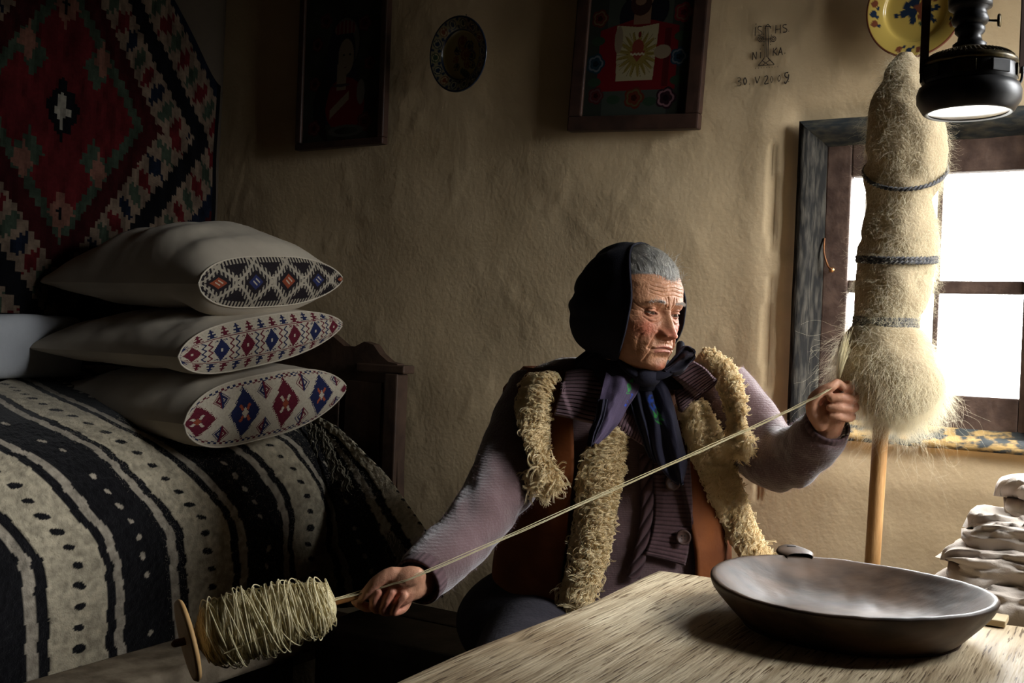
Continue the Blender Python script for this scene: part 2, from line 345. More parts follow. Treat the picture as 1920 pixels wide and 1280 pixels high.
w2 = empty('window_2', RM(UR, (W2[0] + W2[1]) / 2, W2[2]), kind='structure')
a, b, c, d = W2; vm = (a + b) / 2; zm = (c + d) / 2
def w2b(n_, v0, v1, z0, z1, u0=.0, u1=.05, m=M_sash, bev=.004): return rbox(n_, UR + u0, UR + u1, v0, v1, z0, z1, m, w2, bev)
for r_ in ((a, a + .05, c, d), (b - .05, b, c, d), (a + .05, b - .05, c, c + .05), (a + .05, b - .05, d - .05, d)): w2b('rail', *r_, -.01, .07)
w2b('glazing_bar', vm - .01, vm + .01, c + .05, d - .05, .02, .04); w2b('glazing_bar', a + .05, b - .05, zm - .01, zm + .01, .02, .04)
for (p0, p1) in ((a + .05, vm - .01), (vm + .01, b - .05)):
    for (q0, q1) in ((c + .05, zm - .01), (zm + .01, d - .05)): w2b('pane', p0, p1, q0, q1, .029, .031, M_glass, 0)

# ------------------------------------------------ writing on the plaster
mbw = MB()
def stroke(pts, wd=1.6, jitter=.5):
    p = spl(pts, max(4, 5 * len(pts))) if len(pts) > 2 else np.linspace(pts[0], pts[1], 5)
    u, z = on_back(p[:, 0], p[:, 1]); n = len(p); hw = wd * (.9 + .25 * vn(st3(p[:, 0], p[:, 1]), .3, 9)) * 2.9 / 2000 / 2
    iu = np.clip(((u - us[0]) / .009).astype(int), 0, len(us) - 2); iz = np.clip(((z - zs[0]) / .009).astype(int), 0, len(zs) - 2)
    vv = np.maximum.reduce([wl_d[iu, iz], wl_d[iu + 1, iz], wl_d[iu, iz + 1], wl_d[iu + 1, iz + 1]]) + .0024
    T = np.stack([np.gradient(u), np.gradient(z)], -1); T /= np.linalg.norm(T, axis=1)[:, None] + 1e-9
    A = RM(u - T[:, 1] * hw, vv, z + T[:, 0] * hw); B = RM(u + T[:, 1] * hw, vv, z - T[:, 0] * hw); C = RM(u, vv + .0006, z)
    mbw.add(np.stack([A, C, B], 1).reshape(-1, 3), [tuple(x) for x in gridF(n, 3)])
def zp(*c): return [(1040 + x / 4, y / 4) for x, y in c]
S = stroke
S(zp((1516, 212), (1512, 275))); S(zp((1519, 186), (1520, 192)), 1.8)
S(zp((1562, 208), (1540, 206), (1536, 228), (1560, 245), (1560, 266), (1536, 272)))
S(zp((1668, 196), (1664, 258))); S(zp((1700, 192), (1700, 256))); S(zp((1668, 228), (1700, 224)))
S(zp((1748, 194), (1726, 194), (1722, 212), (1748, 226), (1746, 246), (1722, 250))); S(zp((1764, 240), (1764, 245)), 1.5)
S(zp((1494, 398), (1490, 456))); S(zp((1494, 398), (1518, 452))); S(zp((1518, 452), (1520, 394))); S(zp((1551, 398), (1549, 444))); S(zp((1549, 372), (1550, 377)), 1.6)
S(zp((1650, 368), (1648, 426))); S(zp((1676, 366), (1650, 396))); S(zp((1652, 394), (1680, 424)))
S(zp((1686, 424), (1704, 364))); S(zp((1704, 364), (1718, 420))); S(zp((1692, 402), (1714, 398))); S(zp((1736, 404), (1737, 410)), 1.8)
# cross on its triangular foot
for dx_ in (-12, 0, 11): S(zp((1603 + dx_, 212), (1597 + dx_, 436)), 1.3)
S(zp((1585, 222), (1608, 190), (1630, 222)), 1.5); S(zp((1586, 204), (1632, 206)), 1.4)
for (cx, cy) in ((1553, 300), (1648, 298)):
    for r_ in (9, 20): S(zp(*[(cx + r_ * math.cos(t), cy + r_ * math.sin(t)) for t in np.linspace(0, 2 * PI, 9)]), 1.2)
for (x, y) in ((1576, 284), (1634, 270), (1578, 318), (1630, 320), (1572, 346), (1628, 340), (1576, 264)): S(zp((x - 3, y), (x + 3, y + 1)), 1.9)
S(zp((1566, 300), (1640, 298)), 1.3); S(zp((1582, 438), (1534, 496))); S(zp((1606, 438), (1656, 490))); S(zp((1534, 496), (1656, 492)), 1.4); S(zp((1566, 462), (1610, 492)), 1.2); S(zp((1622, 458), (1568, 494)), 1.2)
for k in range(9): S(zp((1512 + 21 * k, 516 - k), (1517 + 21 * k, 516 - k)), 1.3)
# 30. V 2009.
S(zp((1376, 590), (1396, 588), (1400, 604), (1384, 614), (1404, 624), (1398, 646), (1378, 648)), 1.3)
S(zp((1432, 586), (1424, 612), (1434, 638), (1446, 612), (1434, 586)), 2.2); S(zp((1467, 632), (1469, 638)), 2)
S(zp((1510, 582), (1526, 630)), 1.8); S(zp((1526, 630), (1546, 576)), 1.6)
S(zp((1582, 582), (1600, 574), (1606, 592), (1584, 634), (1614, 632)), 2)
S(zp((1634, 578), (1628, 602), (1636, 626), (1646, 600), (1636, 578)), 1.1); S(zp((1696, 572), (1684, 596), (1692, 618), (1704, 594), (1696, 572)), 1.1)
S(zp((1764, 552), (1742, 556), (1738, 578), (1758, 592), (1766, 566), (1762, 600), (1742, 634), (1734, 620)), 2.2); S(zp((1764, 618), (1766, 622)), 2)
ins = mbw.build('wall_inscription', mat('pencil_marks', (.04, .028, .02), .9), None)
tag(ins, 'brown handwritten cross, letters IS HS NI KA and date 30. V 2009 on the plaster', 'writing'); center_origin(ins)

# ------------------------------------------------ kilim on the left wall
tt = np.linspace(.03, 1.75, 215); zz = np.linspace(1.15, 2.2, 160)
T_, Z2 = np.meshgrid(tt, zz, indexing='ij')
cn = sm(T_, .03, .33); topz = 1.875 + .28 * cn ** .8 + .05 * sm(T_, .2, .8)      # the hung cloth droops towards its corner
zc = 1.15 + (Z2 - 1.15) / (2.2 - 1.15) * (topz - 1.15)
bulge = .012 + .01 * (1 + np.sin(T_ * 19 + zc * 3)) * .6 + .006 * vn(st3(T_, zc), 6, 2)
G = RM(bulge, T_, zc)
Tc = (T_[:-1, :-1] + T_[1:, 1:]) / 2; Zc = (zc[:-1, :-1] + zc[1:, 1:]) / 2
ts = .0085; tq = np.round(Tc / ts) * ts; zq = Zc + .010 * (np.round(Tc / ts) % 2)
cx, cz = .57, 1.70; X = np.minimum(np.abs(tq - cx), np.abs(tq - cx - 1.27)); Yv = np.abs(zq - cz); d = X / .27 + Yv / .36
red, wine, beige, pink, grn, blk, navy, wht = [(.12, .014, .016), (.05, .008, .009), (.24, .17, .12), (.22, .10, .07), (.055, .075, .05), (.008, .008, .010), (.012, .016, .03), (.42, .38, .31)]
C = np.zeros(Tc.shape + (3,)) + np.array(grn)
for sx_, sz_ in ((.135, 0), (-.135, 0), (0, .18), (0, -.18)):
    dd = np.abs(tq - cx - sx_) / .09 + np.abs(zq - cz - sz_) / .12
    C = mixc(C, red, (dd < 1)); 
C = mixc(C, red, (X / .19 + Yv / .25) < .75); C = mixc(C, blk, (X / .05 + Yv / .085) < 1); C = mixc(C, wht, (X / .022 + Yv / .05) < 1)
for sx_, sz_ in ((.11, .15), (-.11, .15), (.11, -.15), (-.11, -.15)): C = mixc(C, pink, (np.abs(tq - cx - sx_) / .03 + np.abs(zq - cz - sz_) / .05) < 1)
for sz_ in (.27, -.27): C = mixc(C, pink, (X / .035 + np.abs(zq - cz - sz_) / .06) < 1); C = mixc(C, blk, (X / .01 + np.abs(zq - cz - sz_) / .018) < 1)
C = mixc(C, wine, (d > .97) & (d < 1.2)); C = mixc(C, beige, (d >= 1.2) & (d < 1.62))
ang = np.arctan2(zq - cz, (tq - cx)); k_ = np.floor((Yv / .36 - X / .27) * 4.2); ph = ((Yv / .36 - X / .27) * 4.2) % 1 - .5
inb = (np.abs(d - 1.41) / .19 + np.abs(ph) / .42) < 1
C = mixc(C, red, inb & (k_ % 3 == 0)); C = mixc(C, grn, inb & (k_ % 3 == 1)); C = mixc(C, navy, inb & (k_ % 3 == 2))
C = mixc(C, blk, (d >= 1.62) & (d < 1.86)); C = mixc(C, beige, (d >= 1.86) & (d < 2.3))
inb = (np.abs(d - 2.08) / .2 + np.abs(ph) / .40) < 1; C = mixc(C, red, inb & (k_ % 2 == 0)); C = mixc(C, grn, inb & (k_ % 2 == 1)); C = mixc(C, navy, (d >= 2.3) & (d < 2.5)); C = mixc(C, wine, d >= 2.5)
C = mixc(C, blk, (tq < .045) | (Zc < 1.158))
C *= .55; C *= (.8 + .35 * vn(st3(Tc * 60, Zc * 25), 1, 4))[..., None]
M_kilim = mat('kilim_wool', attr='Col', rough=.95, bump=.002, bscale=220, spec=.05, col2=.75, scale=90)
kil = grid('kilim_rug', G, M_kilim, facecol=np.clip(C, 0, 1), smooth=True)
sd = kil.modifiers.new('thick', 'SOLIDIFY'); sd.thickness = .006; sd.offset = 0
tag(kil, 'dark red and black woven kilim with stepped diamonds hung on the left wall', 'rug'); center_origin(kil)
# iron hook above the kilim corner
hx = P(305, 45, 3.13); V, Fc = tubeVF([hx, hx + [0, 0, .09], hx + [0, -.02, .1]], .011, 8)
hk_ = mo('iron_hook', V, Fc, M_iron, None); tag(hk_, 'black iron bar hanging at the top of the kilim by the corner', 'hook'); center_origin(hk_)

# ------------------------------------------------ bed: frame, headboard, blanket
B0 = np.array([-.741, 2.39, 0.])
def BD(p, q_, z): return B0 + np.multiply.outer(p, LH) - np.multiply.outer(q_, RH) + np.multiply.outer(z, ZH)
bed = empty('bed', BD(-.3, .3, 0), 'dark wooden bed with scalloped headboard along the left wall', 'bed')
pf = np.array([(-.012, .40), (-.004, .5), (.0, .62), (.012, .74), (.035, .80), (.07, .845), (.12, .885), (.2, .925), (.35, .965), (.55, .99), (.75, .99)])
def profz(q_): return np.interp(q_, pf[:, 0], pf[:, 1])
# straw mattress, planks and posts
ps = np.linspace(-1.55, .55, 24); qq = np.r_[[.0] * 1, pf[2:, 0]]; qs = pf[1:-1, 0] + .03; zz2 = pf[1:-1, 1] - .035
QS, _ = np.meshgrid(qs, ps); Zm = np.interp(QS, qs, zz2); PS = np.broadcast_to(ps[:, None], QS.shape)
mt = [BD(PS, QS, Zm)]
G = mt[0]; G = np.concatenate([BD(ps, np.full(24, .03), np.full(24, .30))[:, None], G, BD(ps, np.full(24, .56), np.full(24, .30))[:, None]], 1)
grid('mattress', G, mat('straw_mattress', (.35, .3, .22), .9, (.3, .25, .18), 20), bed, wv=True)
def bbox(n_, p0, p1, q0, q1, z0, z1, m, par=bed, bev=.006):
    V, Fc = boxVF(BD((p0 + p1) / 2, (q0 + q1) / 2, (z0 + z1) / 2), p1 - p0, q1 - q0, z1 - z0, LH, -RH, ZH, bev); return mo(n_, V, Fc, m, par, False)
bbox('side_rail', -1.6, .58, .03, .06, .26, .44, M_bed); bbox('side_rail', -1.6, .58, .55, .58, .26, .44, M_bed)
bbox('footboard', -1.64, -1.6, .02, .59, .2, .95, M_bed)
for p_, q_ in ((-1.66, .02), (-1.66, .56)): bbox('post', p_, p_ + .05, q_, q_ + .05, 0, 1.0, M_bed)
# headboard against the back wall: scalloped top, traced on its own plane
vh = .075
hp = [(500, 600), (545, 606), (590, 612), (622, 628), (645, 648), (664, 650), (683, 640), (700, 646), (712, 664), (728, 678), (745, 682), (745, 1010), (500, 1010)]
def on_v(px, py, v): u, z = on_back(px, py, v); return u, z
hu = [on_v(a_, b_, vh) for a_, b_ in hp]
def extr(outl, v0, v1):
    n = len(outl); V = [RM(u, v0, z) for u, z in outl] + [RM(u, v1, z) for u, z in outl]
    return V, [tuple(range(n)), tuple(range(2 * n - 1, n - 1, -1))] + [(i, (i + 1) % n, n + (i + 1) % n, n + i) for i in range(n)]
u0_ = min(hu[0][0], .02); outl = [(.03, hu[0][1] + .06), (hu[0][0] * .5, hu[0][1] + .05)] + [(float(a_), float(b_)) for a_, b_ in hu[:-1]] + [(.03, float(hu[-1][1]))]
outl = [(u, max(z, .32)) for u, z in outl]
hb = mo('headboard', *extr(outl, .045, vh), M_bed, bed, False)
ue = float(hu[10][0])
zt = float(on_v(745, 684, vh + .01)[1])
mo('headboard_cap', *boxVF(RM(ue - .05, .062, zt - .012), .16, .05, .022, RH, -LH, ZH, .004), M_bed, hb, False)
rbox('post', ue - .03, ue + .012, .04, .09, 0, zt - .024, M_bed, bed)
rbox('headboard_panel', ue - .17, ue - .045, vh, vh + .006, .5, zt - .05, M_bed, hb)
rbox('headboard_panel', ue - .36, ue - .19, vh, vh + .006, .5, zt - .05, M_bed, hb)

zc6 = lambda L_: np.array([(x / 2, 640 + y / 2) for x, y in L_], float)
WC = {
 -5: [(-1700, 2100), (-1700, 1500), (-1750, 1250), (-1850, 1080), (-2200, 860), (-2700, 560)],
 -4: [(-1080, 1720), (-1080, 1290), (-1130, 1110), (-1210, 980), (-1450, 820), (-1850, 590)],
 -3: [(-640, 1500), (-640, 1150), (-680, 1000), (-740, 900), (-900, 780), (-1200, 600)],
 -2: [(-330, 1400), (-330, 1050), (-360, 900), (-430, 800), (-540, 700), (-900, 480)],
 -1: [(-24, 1310), (-26, 1150), (-32, 1000), (-55, 850), (-110, 760), (-200, 680), (-300, 600), (-600, 380)],
 0: [(302, 1270), (300, 1100), (300, 960), (280, 830), (245, 760), (180, 675), (100, 590), (0, 500), (-100, 430), (-350, 270)],
 1: [(566, 1180), (560, 1050), (552, 900), (530, 750), (470, 640), (410, 570), (345, 495), (285, 440), (220, 400), (100, 345), (0, 295), (-180, 180)],
 2: [(800, 1120), (795, 1000), (790, 900), (775, 720), (750, 660), (720, 620), (650, 545), (585, 480), (520, 420), (430, 360), (300, 290), (180, 240), (0, 150)],
 3: [(985, 1080), (1000, 900), (1005, 820), (1003, 750), (990, 690), (970, 630), (940, 580), (910, 540), (845, 465), (760, 410), (650, 350), (500, 280), (330, 200), (130, 105)],
 4: [(1190, 1010), (1178, 880), (1170, 820), (1152, 750), (1165, 690), (1165, 635), (1155, 580), (1130, 525), (1100, 480), (1060, 435), (1030, 405), (990, 375), (880, 320), (700, 240), (420, 90)],
 5: [(1420, 990), (1390, 850), (1345, 740), (1320, 655), (1300, 605), (1270, 540), (1230, 470), (1190, 400), (1130, 345), (1000, 280), (700, 160)],
 6: [(1660, 960), (1640, 780), (1600, 710), (1530, 610), (1450, 500), (1380, 430), (1300, 350), (1230, 300), (1120, 250), (850, 150)]}
NV = 300; kv = sorted(WC); cvs = np.array([arcspl(zc6(WC[k]), NV) for k in kv])   # (10, NV, 2)
NW = 46; ws = np.linspace(kv[0], kv[-1], NW * (len(kv) - 1) + 1)
PX = spl(cvs.reshape(len(kv), -1), len(ws)).reshape(len(ws), NV, 2)
Ys = np.linspace(.9, 3.4, 900)
def hit_bed(px, py):
    d = ray(px.ravel(), py.ravel()); out = np.full(len(d), 3.0)
    for s0 in range(0, len(d), 20000):
        dd = d[s0:s0 + 20000]; pt = E3 + (dd / dd[:, 1:2])[:, None, :] * Ys[None, :, None]
        q_ = -((pt - B0) @ RH); hgt = pt[..., 2] - np.where(q_ < -.012, -9, profz(q_)); u_, v_ = UV(pt)
        hitm = (hgt < 0) | (v_ < .135) | (u_ < .02) | ((v_ < .42) & (pt[..., 2] < -1)); out[s0:s0 + 20000] = Ys[np.argmax(hitm, 1)]
    return out.reshape(px.shape)
Yh = hit_bed(PX[..., 0], PX[..., 1])
def blur(A, it):
    for _ in range(it):
        B = np.pad(A, 1, mode='edge'); A = (B[:-2, 1:-1] + B[2:, 1:-1] + B[1:-1, :-2] + B[1:-1, 2:] + 4 * B[1:-1, 1:-1]) / 8
    return A
Yh = blur(Yh, 40)
# flare at the lower right: the cloth hangs out over the corner bench
wS = np.broadcast_to(ws[:, None], Yh.shape); fl_ = sm(wS, 4.3, 6) * sm(PX[..., 1], 850, 1080); Yh = Yh - .30 * fl_
G = P(PX[..., 0], PX[..., 1], Yh)
dist_v = np.zeros(Yh.shape); dist_v[:, 1:] = np.cumsum(np.linalg.norm(np.diff(G, axis=1), axis=2), axis=1)
q = G
wob = wS + .028 * vn(st3(wS * 2, dist_v * 55), 1, 5) + .02 * vn(st3(wS, dist_v * 14), 1, 6)
dB = np.abs((wob + 1) % 2 - 0); dB = np.minimum(dB, 2 - dB)      # 0 at a black centre, 1 at a cream centre
cream, black, thin = np.array((.50, .43, .31)), np.array((.010, .0095, .011)), np.array((.40, .345, .27))
C = np.zeros(Yh.shape + (3,)) + cream
C = mixc(C, black, dB < .63); C = mixc(C, thin, (dB > .37) & (dB < .5))
per = .043; kd = dist_v / per + .3 * np.round(wS); fd = (kd % 1 - .5) * per
wx = (wob - np.round(wob)) * .11
jit = vn(st3(np.floor(kd) * 3.1, np.round(wS) * 7.7), 1, 8)
rd = .0085 * (1 + .3 * jit); dd = np.hypot(wx, fd * 1.05)
C = mixc(C, black, (dd < rd) & (np.round(wS) % 2 == 0)); C = mixc(C, thin * 1.1, (np.hypot(wx * 1.5, fd * .8) < rd * .75) & (np.round(wS) % 2 == 1) & (jit > -.5))
C = C * (.86 + .28 * fbm(q, 90, 2, 3) + .10 * vn(q, 14, 4))[..., None]
hgt = .0022 * fbm(q, 140, 2, 6) + .006 * fbm(q, 5, 2, 11)
Yt = Yh - hgt - .003 * (dB > .63) ; G = P(PX[..., 0], PX[..., 1], Yt)
M_blk = mat('woven_wool_blanket', attr='Col', rough=.95, bump=.003, bscale=260, spec=.05, sheen=.1)
blk = grid('striped_blanket', G, M_blk, col=np.clip(C, 0, 1)); sd = blk.modifiers.new('thick', 'SOLIDIFY'); sd.thickness = .006; sd.offset = -1
tag(blk, 'heavy black and cream striped wool blanket with dotted lines covering the bed', 'blanket'); BLK = blk
# tassel fringe along the seam
fr = arcspl(zc6([(1150, 300), (1205, 330), (1255, 420), (1300, 500), (1350, 580), (1400, 650), (1450, 710), (1540, 790)]), 60)
fy = hit_bed(fr[:, 0], fr[:, 1]) - .03 - .30 * sm(fr[:, 0], 640, 790) * sm(fr[:, 1], 850, 1080); pts = []
for i in range(60):
    for j in range(2):
        a0 = P(fr[i, 0] + rng.normal(0, 1), fr[i, 1] + rng.normal(0, 2), fy[i]); dv = np.array([rng.normal(.010, .006), -.01, -rng.uniform(.045, .085)])
        s = np.linspace(0, 1, 9)[:, None]; pts.append(a0 + dv * s + .004 * np.sin(s * 9 + rng.uniform(0, 6)) * np.array([1, 0, .3]))
M_fringe = mat('fringe_yarn', (.16, .14, .10), .9)
fo = curves('fringe', pts, .0013, M_fringe, blk); fo['kind'] = 'stuff'; fo['label'] = 'grey tasselled fringe'
# fuzz on the blanket
n = 9000; iu = rng.integers(290, len(ws) - 20, n); iv = rng.integers(5, 220, n); base = G[iu, iv]; ln = rng.uniform(.003, .009, n)
dr = rng.normal(0, 1, (n, 3)) + [0, -1.2, .3]; dr /= np.linalg.norm(dr, axis=1)[:, None]; s = np.linspace(0, 1, 4)
pts = base[:, None] + dr[:, None] * (ln[:, None] * s)[..., None]; pts[:, 2:] += rng.normal(0, .001, (n, 1, 3))
bo = curves('wool_fuzz', pts, .00022, mat('blanket_fuzz', (.34, .3, .23), .9), blk); bo['kind'] = 'stuff'
# whitewashed bolster behind the pillows
th = np.linspace(0, 2 * PI, 40, endpoint=False); pp = np.linspace(-.95, .18, 30)
A_, T2 = np.meshgrid(pp, th, indexing='ij'); e_ = np.minimum(1, ((A_ - pp[0]) * (pp[-1] - A_) / .012).clip(0, 1) ** .4)
ct_, st_ = np.cos(T2), np.sin(T2)
G = BD(A_, 0 * A_, 0 * A_) - RH * (.565 + .045 * e_ * np.sign(ct_) * np.abs(ct_) ** .6)[..., None] + ZH * (1.075 + .078 * e_ * np.sign(st_) * np.abs(st_) ** .6 + .006 * vn(st3(A_ * 9, T2), 1, 3))[..., None]
bl = grid('white_bolster', G, mat('white_linen', (.40, .41, .43), .85, (.36, .37, .39), 12, .002, 50), wv=True); tag(bl, 'plain white bolster lying against the wall below the kilim', 'bolster'); center_origin(bl)

# ------------------------------------------------ pillows
M_linen = mat('cream_linen', (.52, .455, .36), .88, (.45, .39, .31), 9, .0003, 700, spec=.1, sheen=.05)
M_emb = mat('embroidery', attr='Col', rough=.85, bump=.0006, bscale=500, spec=.1, col2=.8, scale=200)
cr_, rd_, bl_, dk_, or_ = map(np.array, [(.46, .40, .31), (.10, .012, .022), (.015, .019, .06), (.018, .014, .016), (.24, .055, .025)])
def emb3(A, T):                                       # big stepped diamonds, red and blue
    C = np.zeros(A.shape + (3,)) + cr_; per = 92.; A = A + 10; k = np.floor(A / per * 2); a = np.abs(A % (per / 2) - per / 4); t = np.abs(T)
    d = a / 17.5 + t / 25.; stp = ((A + T * 2) % 3 < 1.5) * .09; col = np.where((k % 2 == 0)[..., None], rd_, bl_)
    C = mixc(C, (0, 0, 0), 0 * a); C = np.where((d < 1 - stp)[..., None], col, C)
    C = np.where(((np.abs(a - t * .7) < 1.6) & (d < .62) & (d > .22))[..., None], np.where((k % 2 == 0)[..., None], cr_, or_ * 1.3), C)
    C = np.where((d < .2)[..., None], np.where((k % 2 == 0)[..., None], or_, cr_), C)
    b = np.abs((A + per / 4) % (per / 2) - per / 4); t2 = np.abs(t - 16.5)
    hk = ((b + t2 < 9) & ((b + t2) % 4 < 2.2)) | ((b < 1.5) & (t2 < 8)); C = np.where((hk & (d > 1.1))[..., None], np.where(((k + (T > 0)) % 2 == 0)[..., None], bl_, rd_), C)
    z = (t > 24) & (t < 27.5) & (((A // 3) + (t // 1.8)) % 2 == 0); return np.where(z[..., None], np.where((A // 9 % 2 == 0)[..., None], bl_, rd_), C)
def emb2(A, T):                                       # slim medallions and comb borders
    C = np.zeros(A.shape + (3,)) + cr_; per = 27.; k = np.floor(A / per); a = np.abs(A % per - per / 2); t = np.abs(T); col = np.where((k % 2 == 0)[..., None], rd_, bl_)
    d = a / 8.0 + t / 15.; C = np.where((d < 1)[..., None], col, C); C = np.where((d < .2)[..., None], cr_, C)
    ap = np.abs(a - 10.6 - 1.5 * np.sin(T * .8)); C = np.where(((ap < 1.1) & (t < 14))[..., None], np.where((k % 2 == 0)[..., None], bl_, rd_), C)
    C = np.where(((a < 5.6) & (t > 10.5) & (t < 13.5) & (d > 1.1) & ((A + T) % 3 < 2))[..., None], col, C)
    C = np.where(((t > 15) & (t < 16.2))[..., None], rd_ * 1.2, C); A8 = (A % 13) * 8 / 13; tip = (t > 17) & (t < 28) & (np.abs(A8 - 4) < np.where((t.astype(int) // 2) % 2 == 0, 3.2, 1.4) * (1 - (t - 16) / 18))
    return np.where(tip[..., None], np.where(((A // 13) % 2 == 0)[..., None], bl_, rd_), C)
def emb1(A, T):                                       # dark ground, pale hooked lattice
    C = np.zeros(A.shape + (3,)) + dk_; per = 42.;  a1 = (A + T * .9) % per; a2 = (A - T * .9) % per; k = np.floor((A + 7) / 14)
    for x in (a1, a2):
        e = np.minimum(x, per - x); C = np.where((e < 1.9)[..., None], cr_ * .8, C); C = np.where(((e < 7) & (e > 1.9) & (A % 4 < 1.6))[..., None], cr_ * .7, C)
    a = np.abs(A % per - per / 2); t = np.abs(T); d = a / 9 + t / 9; C = np.where((d < 1)[..., None], np.where(((A // per) % 2 == 0)[..., None], or_, bl_ * 1.6), C); C = np.where(((d < .6) & ((A + T) % 6 < 2.2))[..., None], cr_, C)
    b = np.minimum(A % per, per - A % per); C = np.where((((b < 5) & (np.abs(t - 5) < 1.1)) | ((t < 9) & (np.abs(b - 3) < 1.)))[..., None] & (d > 1.6)[..., None], cr_ * .85, C)
    return np.where(((t > 23) & ((A // 2) % 2 == 0))[..., None], cr_ * .8, C)
def pillow(lab, z0, H, p0, p1, q0, q1, tilt, emb, back, facefrac=.75, tslant=0., nst=(190, 60), low=1.):
    root = empty('pillow', BD((p0 + p1) / 2, (q0 + q1) / 2, z0 - H), lab, 'pillow', 'embroidered pillows stacked on the bed')
    na, nb_ = 110, 90; a = np.linspace(-1, 1, na); b = np.linspace(0, 1, nb_); A, B = np.meshgrid(a, b, indexing='ij')
    g = spl(np.stack([np.interp(b, [0, .08, .35, .7, .92, 1], [facefrac, lerp(facefrac, 1, .45), 1, .88, .5, back])], -1), nb_)[:, 0]; g = np.convolve(np.pad(g, 9, mode='reflect', reflect_type='odd'), np.hanning(19) / np.hanning(19).sum(), 'valid'); th_ = np.where(A < 0, (1 - np.abs(A) ** 4).clip(0) ** .6, (1 - np.abs(A) ** 2.2).clip(0) ** .7)
    hh = H * th_ * g[None, :]; pc = (p0 + p1) / 2; ph = (p1 - p0) / 2
    fold = .0035 * fbm(st3(A * 3, B * 6, z0 * 9), 1.3, 3, 4) + .003 * np.sin(B * 34 + 4 * A + 3 * vn(st3(A, B), 2.5, 3)) * np.exp(-((A + .55) / .35) ** 2)
    def pos(A, B, s, h): 
        pinch = 1 - .05 * np.sin(PI * B) ; zz_ = z0 + tilt * A + tslant * B + s * h
        qq_ = q0 + (q1 - q0) * (B) + .02 * (1 - A ** 2) * (B > .5) * 0; return BD(pc + ph * A * pinch, qq_, zz_)
    shp = lambda s, dk: pos(A, B, s, hh + dk * fold * th_ ** .4 * sm(B, 0, .1))
    top, bot = shp(1, 1), shp(-1, .4); bot[..., 2] += (1 - low) * hh * (sm(B, 0, .25)); bot = bot; 
    mb_ = np.concatenate([top, bot[:, ::-1]], 1)     # closes across b=1
    Q = grid('pillow_case', mb_, M_linen, root)
    # embroidered end panel, bulging outwards
    A2, T2 = np.meshgrid(np.linspace(-1, 1, nst[0] + 1), np.linspace(-1, 1, nst[1] + 1), indexing='ij'); he = H * np.where(A2 < 0, (1 - np.abs(A2) ** 4).clip(0) ** .6, (1 - np.abs(A2) ** 2.2).clip(0) ** .7) * facefrac
    bul = .022 * (1 - T2 ** 2) * (1 - np.abs(A2) ** 4) ; Gp = BD(pc + ph * A2, q0 - bul, z0 + tilt * A2 + he * T2)
    Ac, Tc = np.meshgrid(np.arange(nst[0]) * 1., (np.arange(nst[1]) - nst[1] / 2 + .5), indexing='ij')
    wv_ = (np.abs(np.linspace(-1, 1, nst[0])) ** 2.4); hs = np.where(np.linspace(-1, 1, nst[0]) < 0, 1., (1 - wv_).clip(0) ** .62)
    grid('embroidered_panel', Gp, M_emb, root, facecol=emb(Ac + 3, Tc * (.45 + .55 * hs[:, None])))
    # seam cord round the panel
    for s_ in (1, -1):
        e = BD(pc + ph * A2[:, 0], np.full(nst[0] + 1, q0), z0 + tilt * A2[:, 0] + s_ * he[:, 0]); V, Fc = tubeVF(e[::3], .0022, 6); mo('seam', V, Fc, M_linen, root)
    return root
pillow('cream pillow with large red and blue diamond embroidery, lowest of the pile', .958, .094, .005, .565, -.015, .585, .035, emb3, .25, .84, low=.8)
pillow('cream pillow with narrow zigzag and medallion embroidery, middle of the pile', 1.118, .080, -.015, .545, -.010, .56, .045, emb2, .12, .74, low=.7)
pillow('cream pillow with dark latticework embroidery, topmost of the pile', 1.262, .155, .045, .55, .0, .57, .022, emb1, .25, .40, low=.45)

# ------------------------------------------------ benches
def plank_bench(name, label, p0, p1, q0, q1, zt, th, m, mleg, legs):
    c = BD((p0 + p1) / 2, (q0 + q1) / 2, 0); r_ = empty(name, c, label, 'bench'); V, Fc = boxVF(BD((p0 + p1) / 2, (q0 + q1) / 2, zt - th / 2), p1 - p0, q1 - q0, th, LH, -RH, ZH, .016)
    mo('seat_plank', V, Fc, m, r_, True)
    for p_ in legs:
        V, Fc = boxVF(BD(p_, (q0 + q1) / 2, (zt - th) / 2), .05, (q1 - q0) * .8, zt - th, LH, -RH, ZH, .005); mo('leg', V, Fc, mleg, r_, False)
    return r_
plank_bench('low_bench', 'worn grey plank bench in front of the striped bed', -1.4, .40, -.205, -.03, .452, .062, M_bench, M_bench_dark, (-1.2, .18))
bf = UV(P(640, 1185, 2.47))[1]
bb = empty('corner_bench', RM(1.5, bf / 2, 0), 'dark wooden bench along the back wall under the seated woman', 'bench')
for (a_, b_) in ((.10, bf * .52), (bf * .53, bf)): rbox('seat_plank', .80, 2.70, a_, b_ - .002, .405, .45, M_bench_dark, bb, .008)
for k in range(6): rbox('front_board', .80 + k * .316, .80 + k * .316 + .311, bf - .045, bf - .02, .02, .402, M_bench_dark, bb, .005)
rbox('leg', .82, .88, .15, .21, 0, .404, M_bench_dark, bb); rbox('leg', 2.62, 2.68, .15, .21, 0, .404, M_bench_dark, bb)
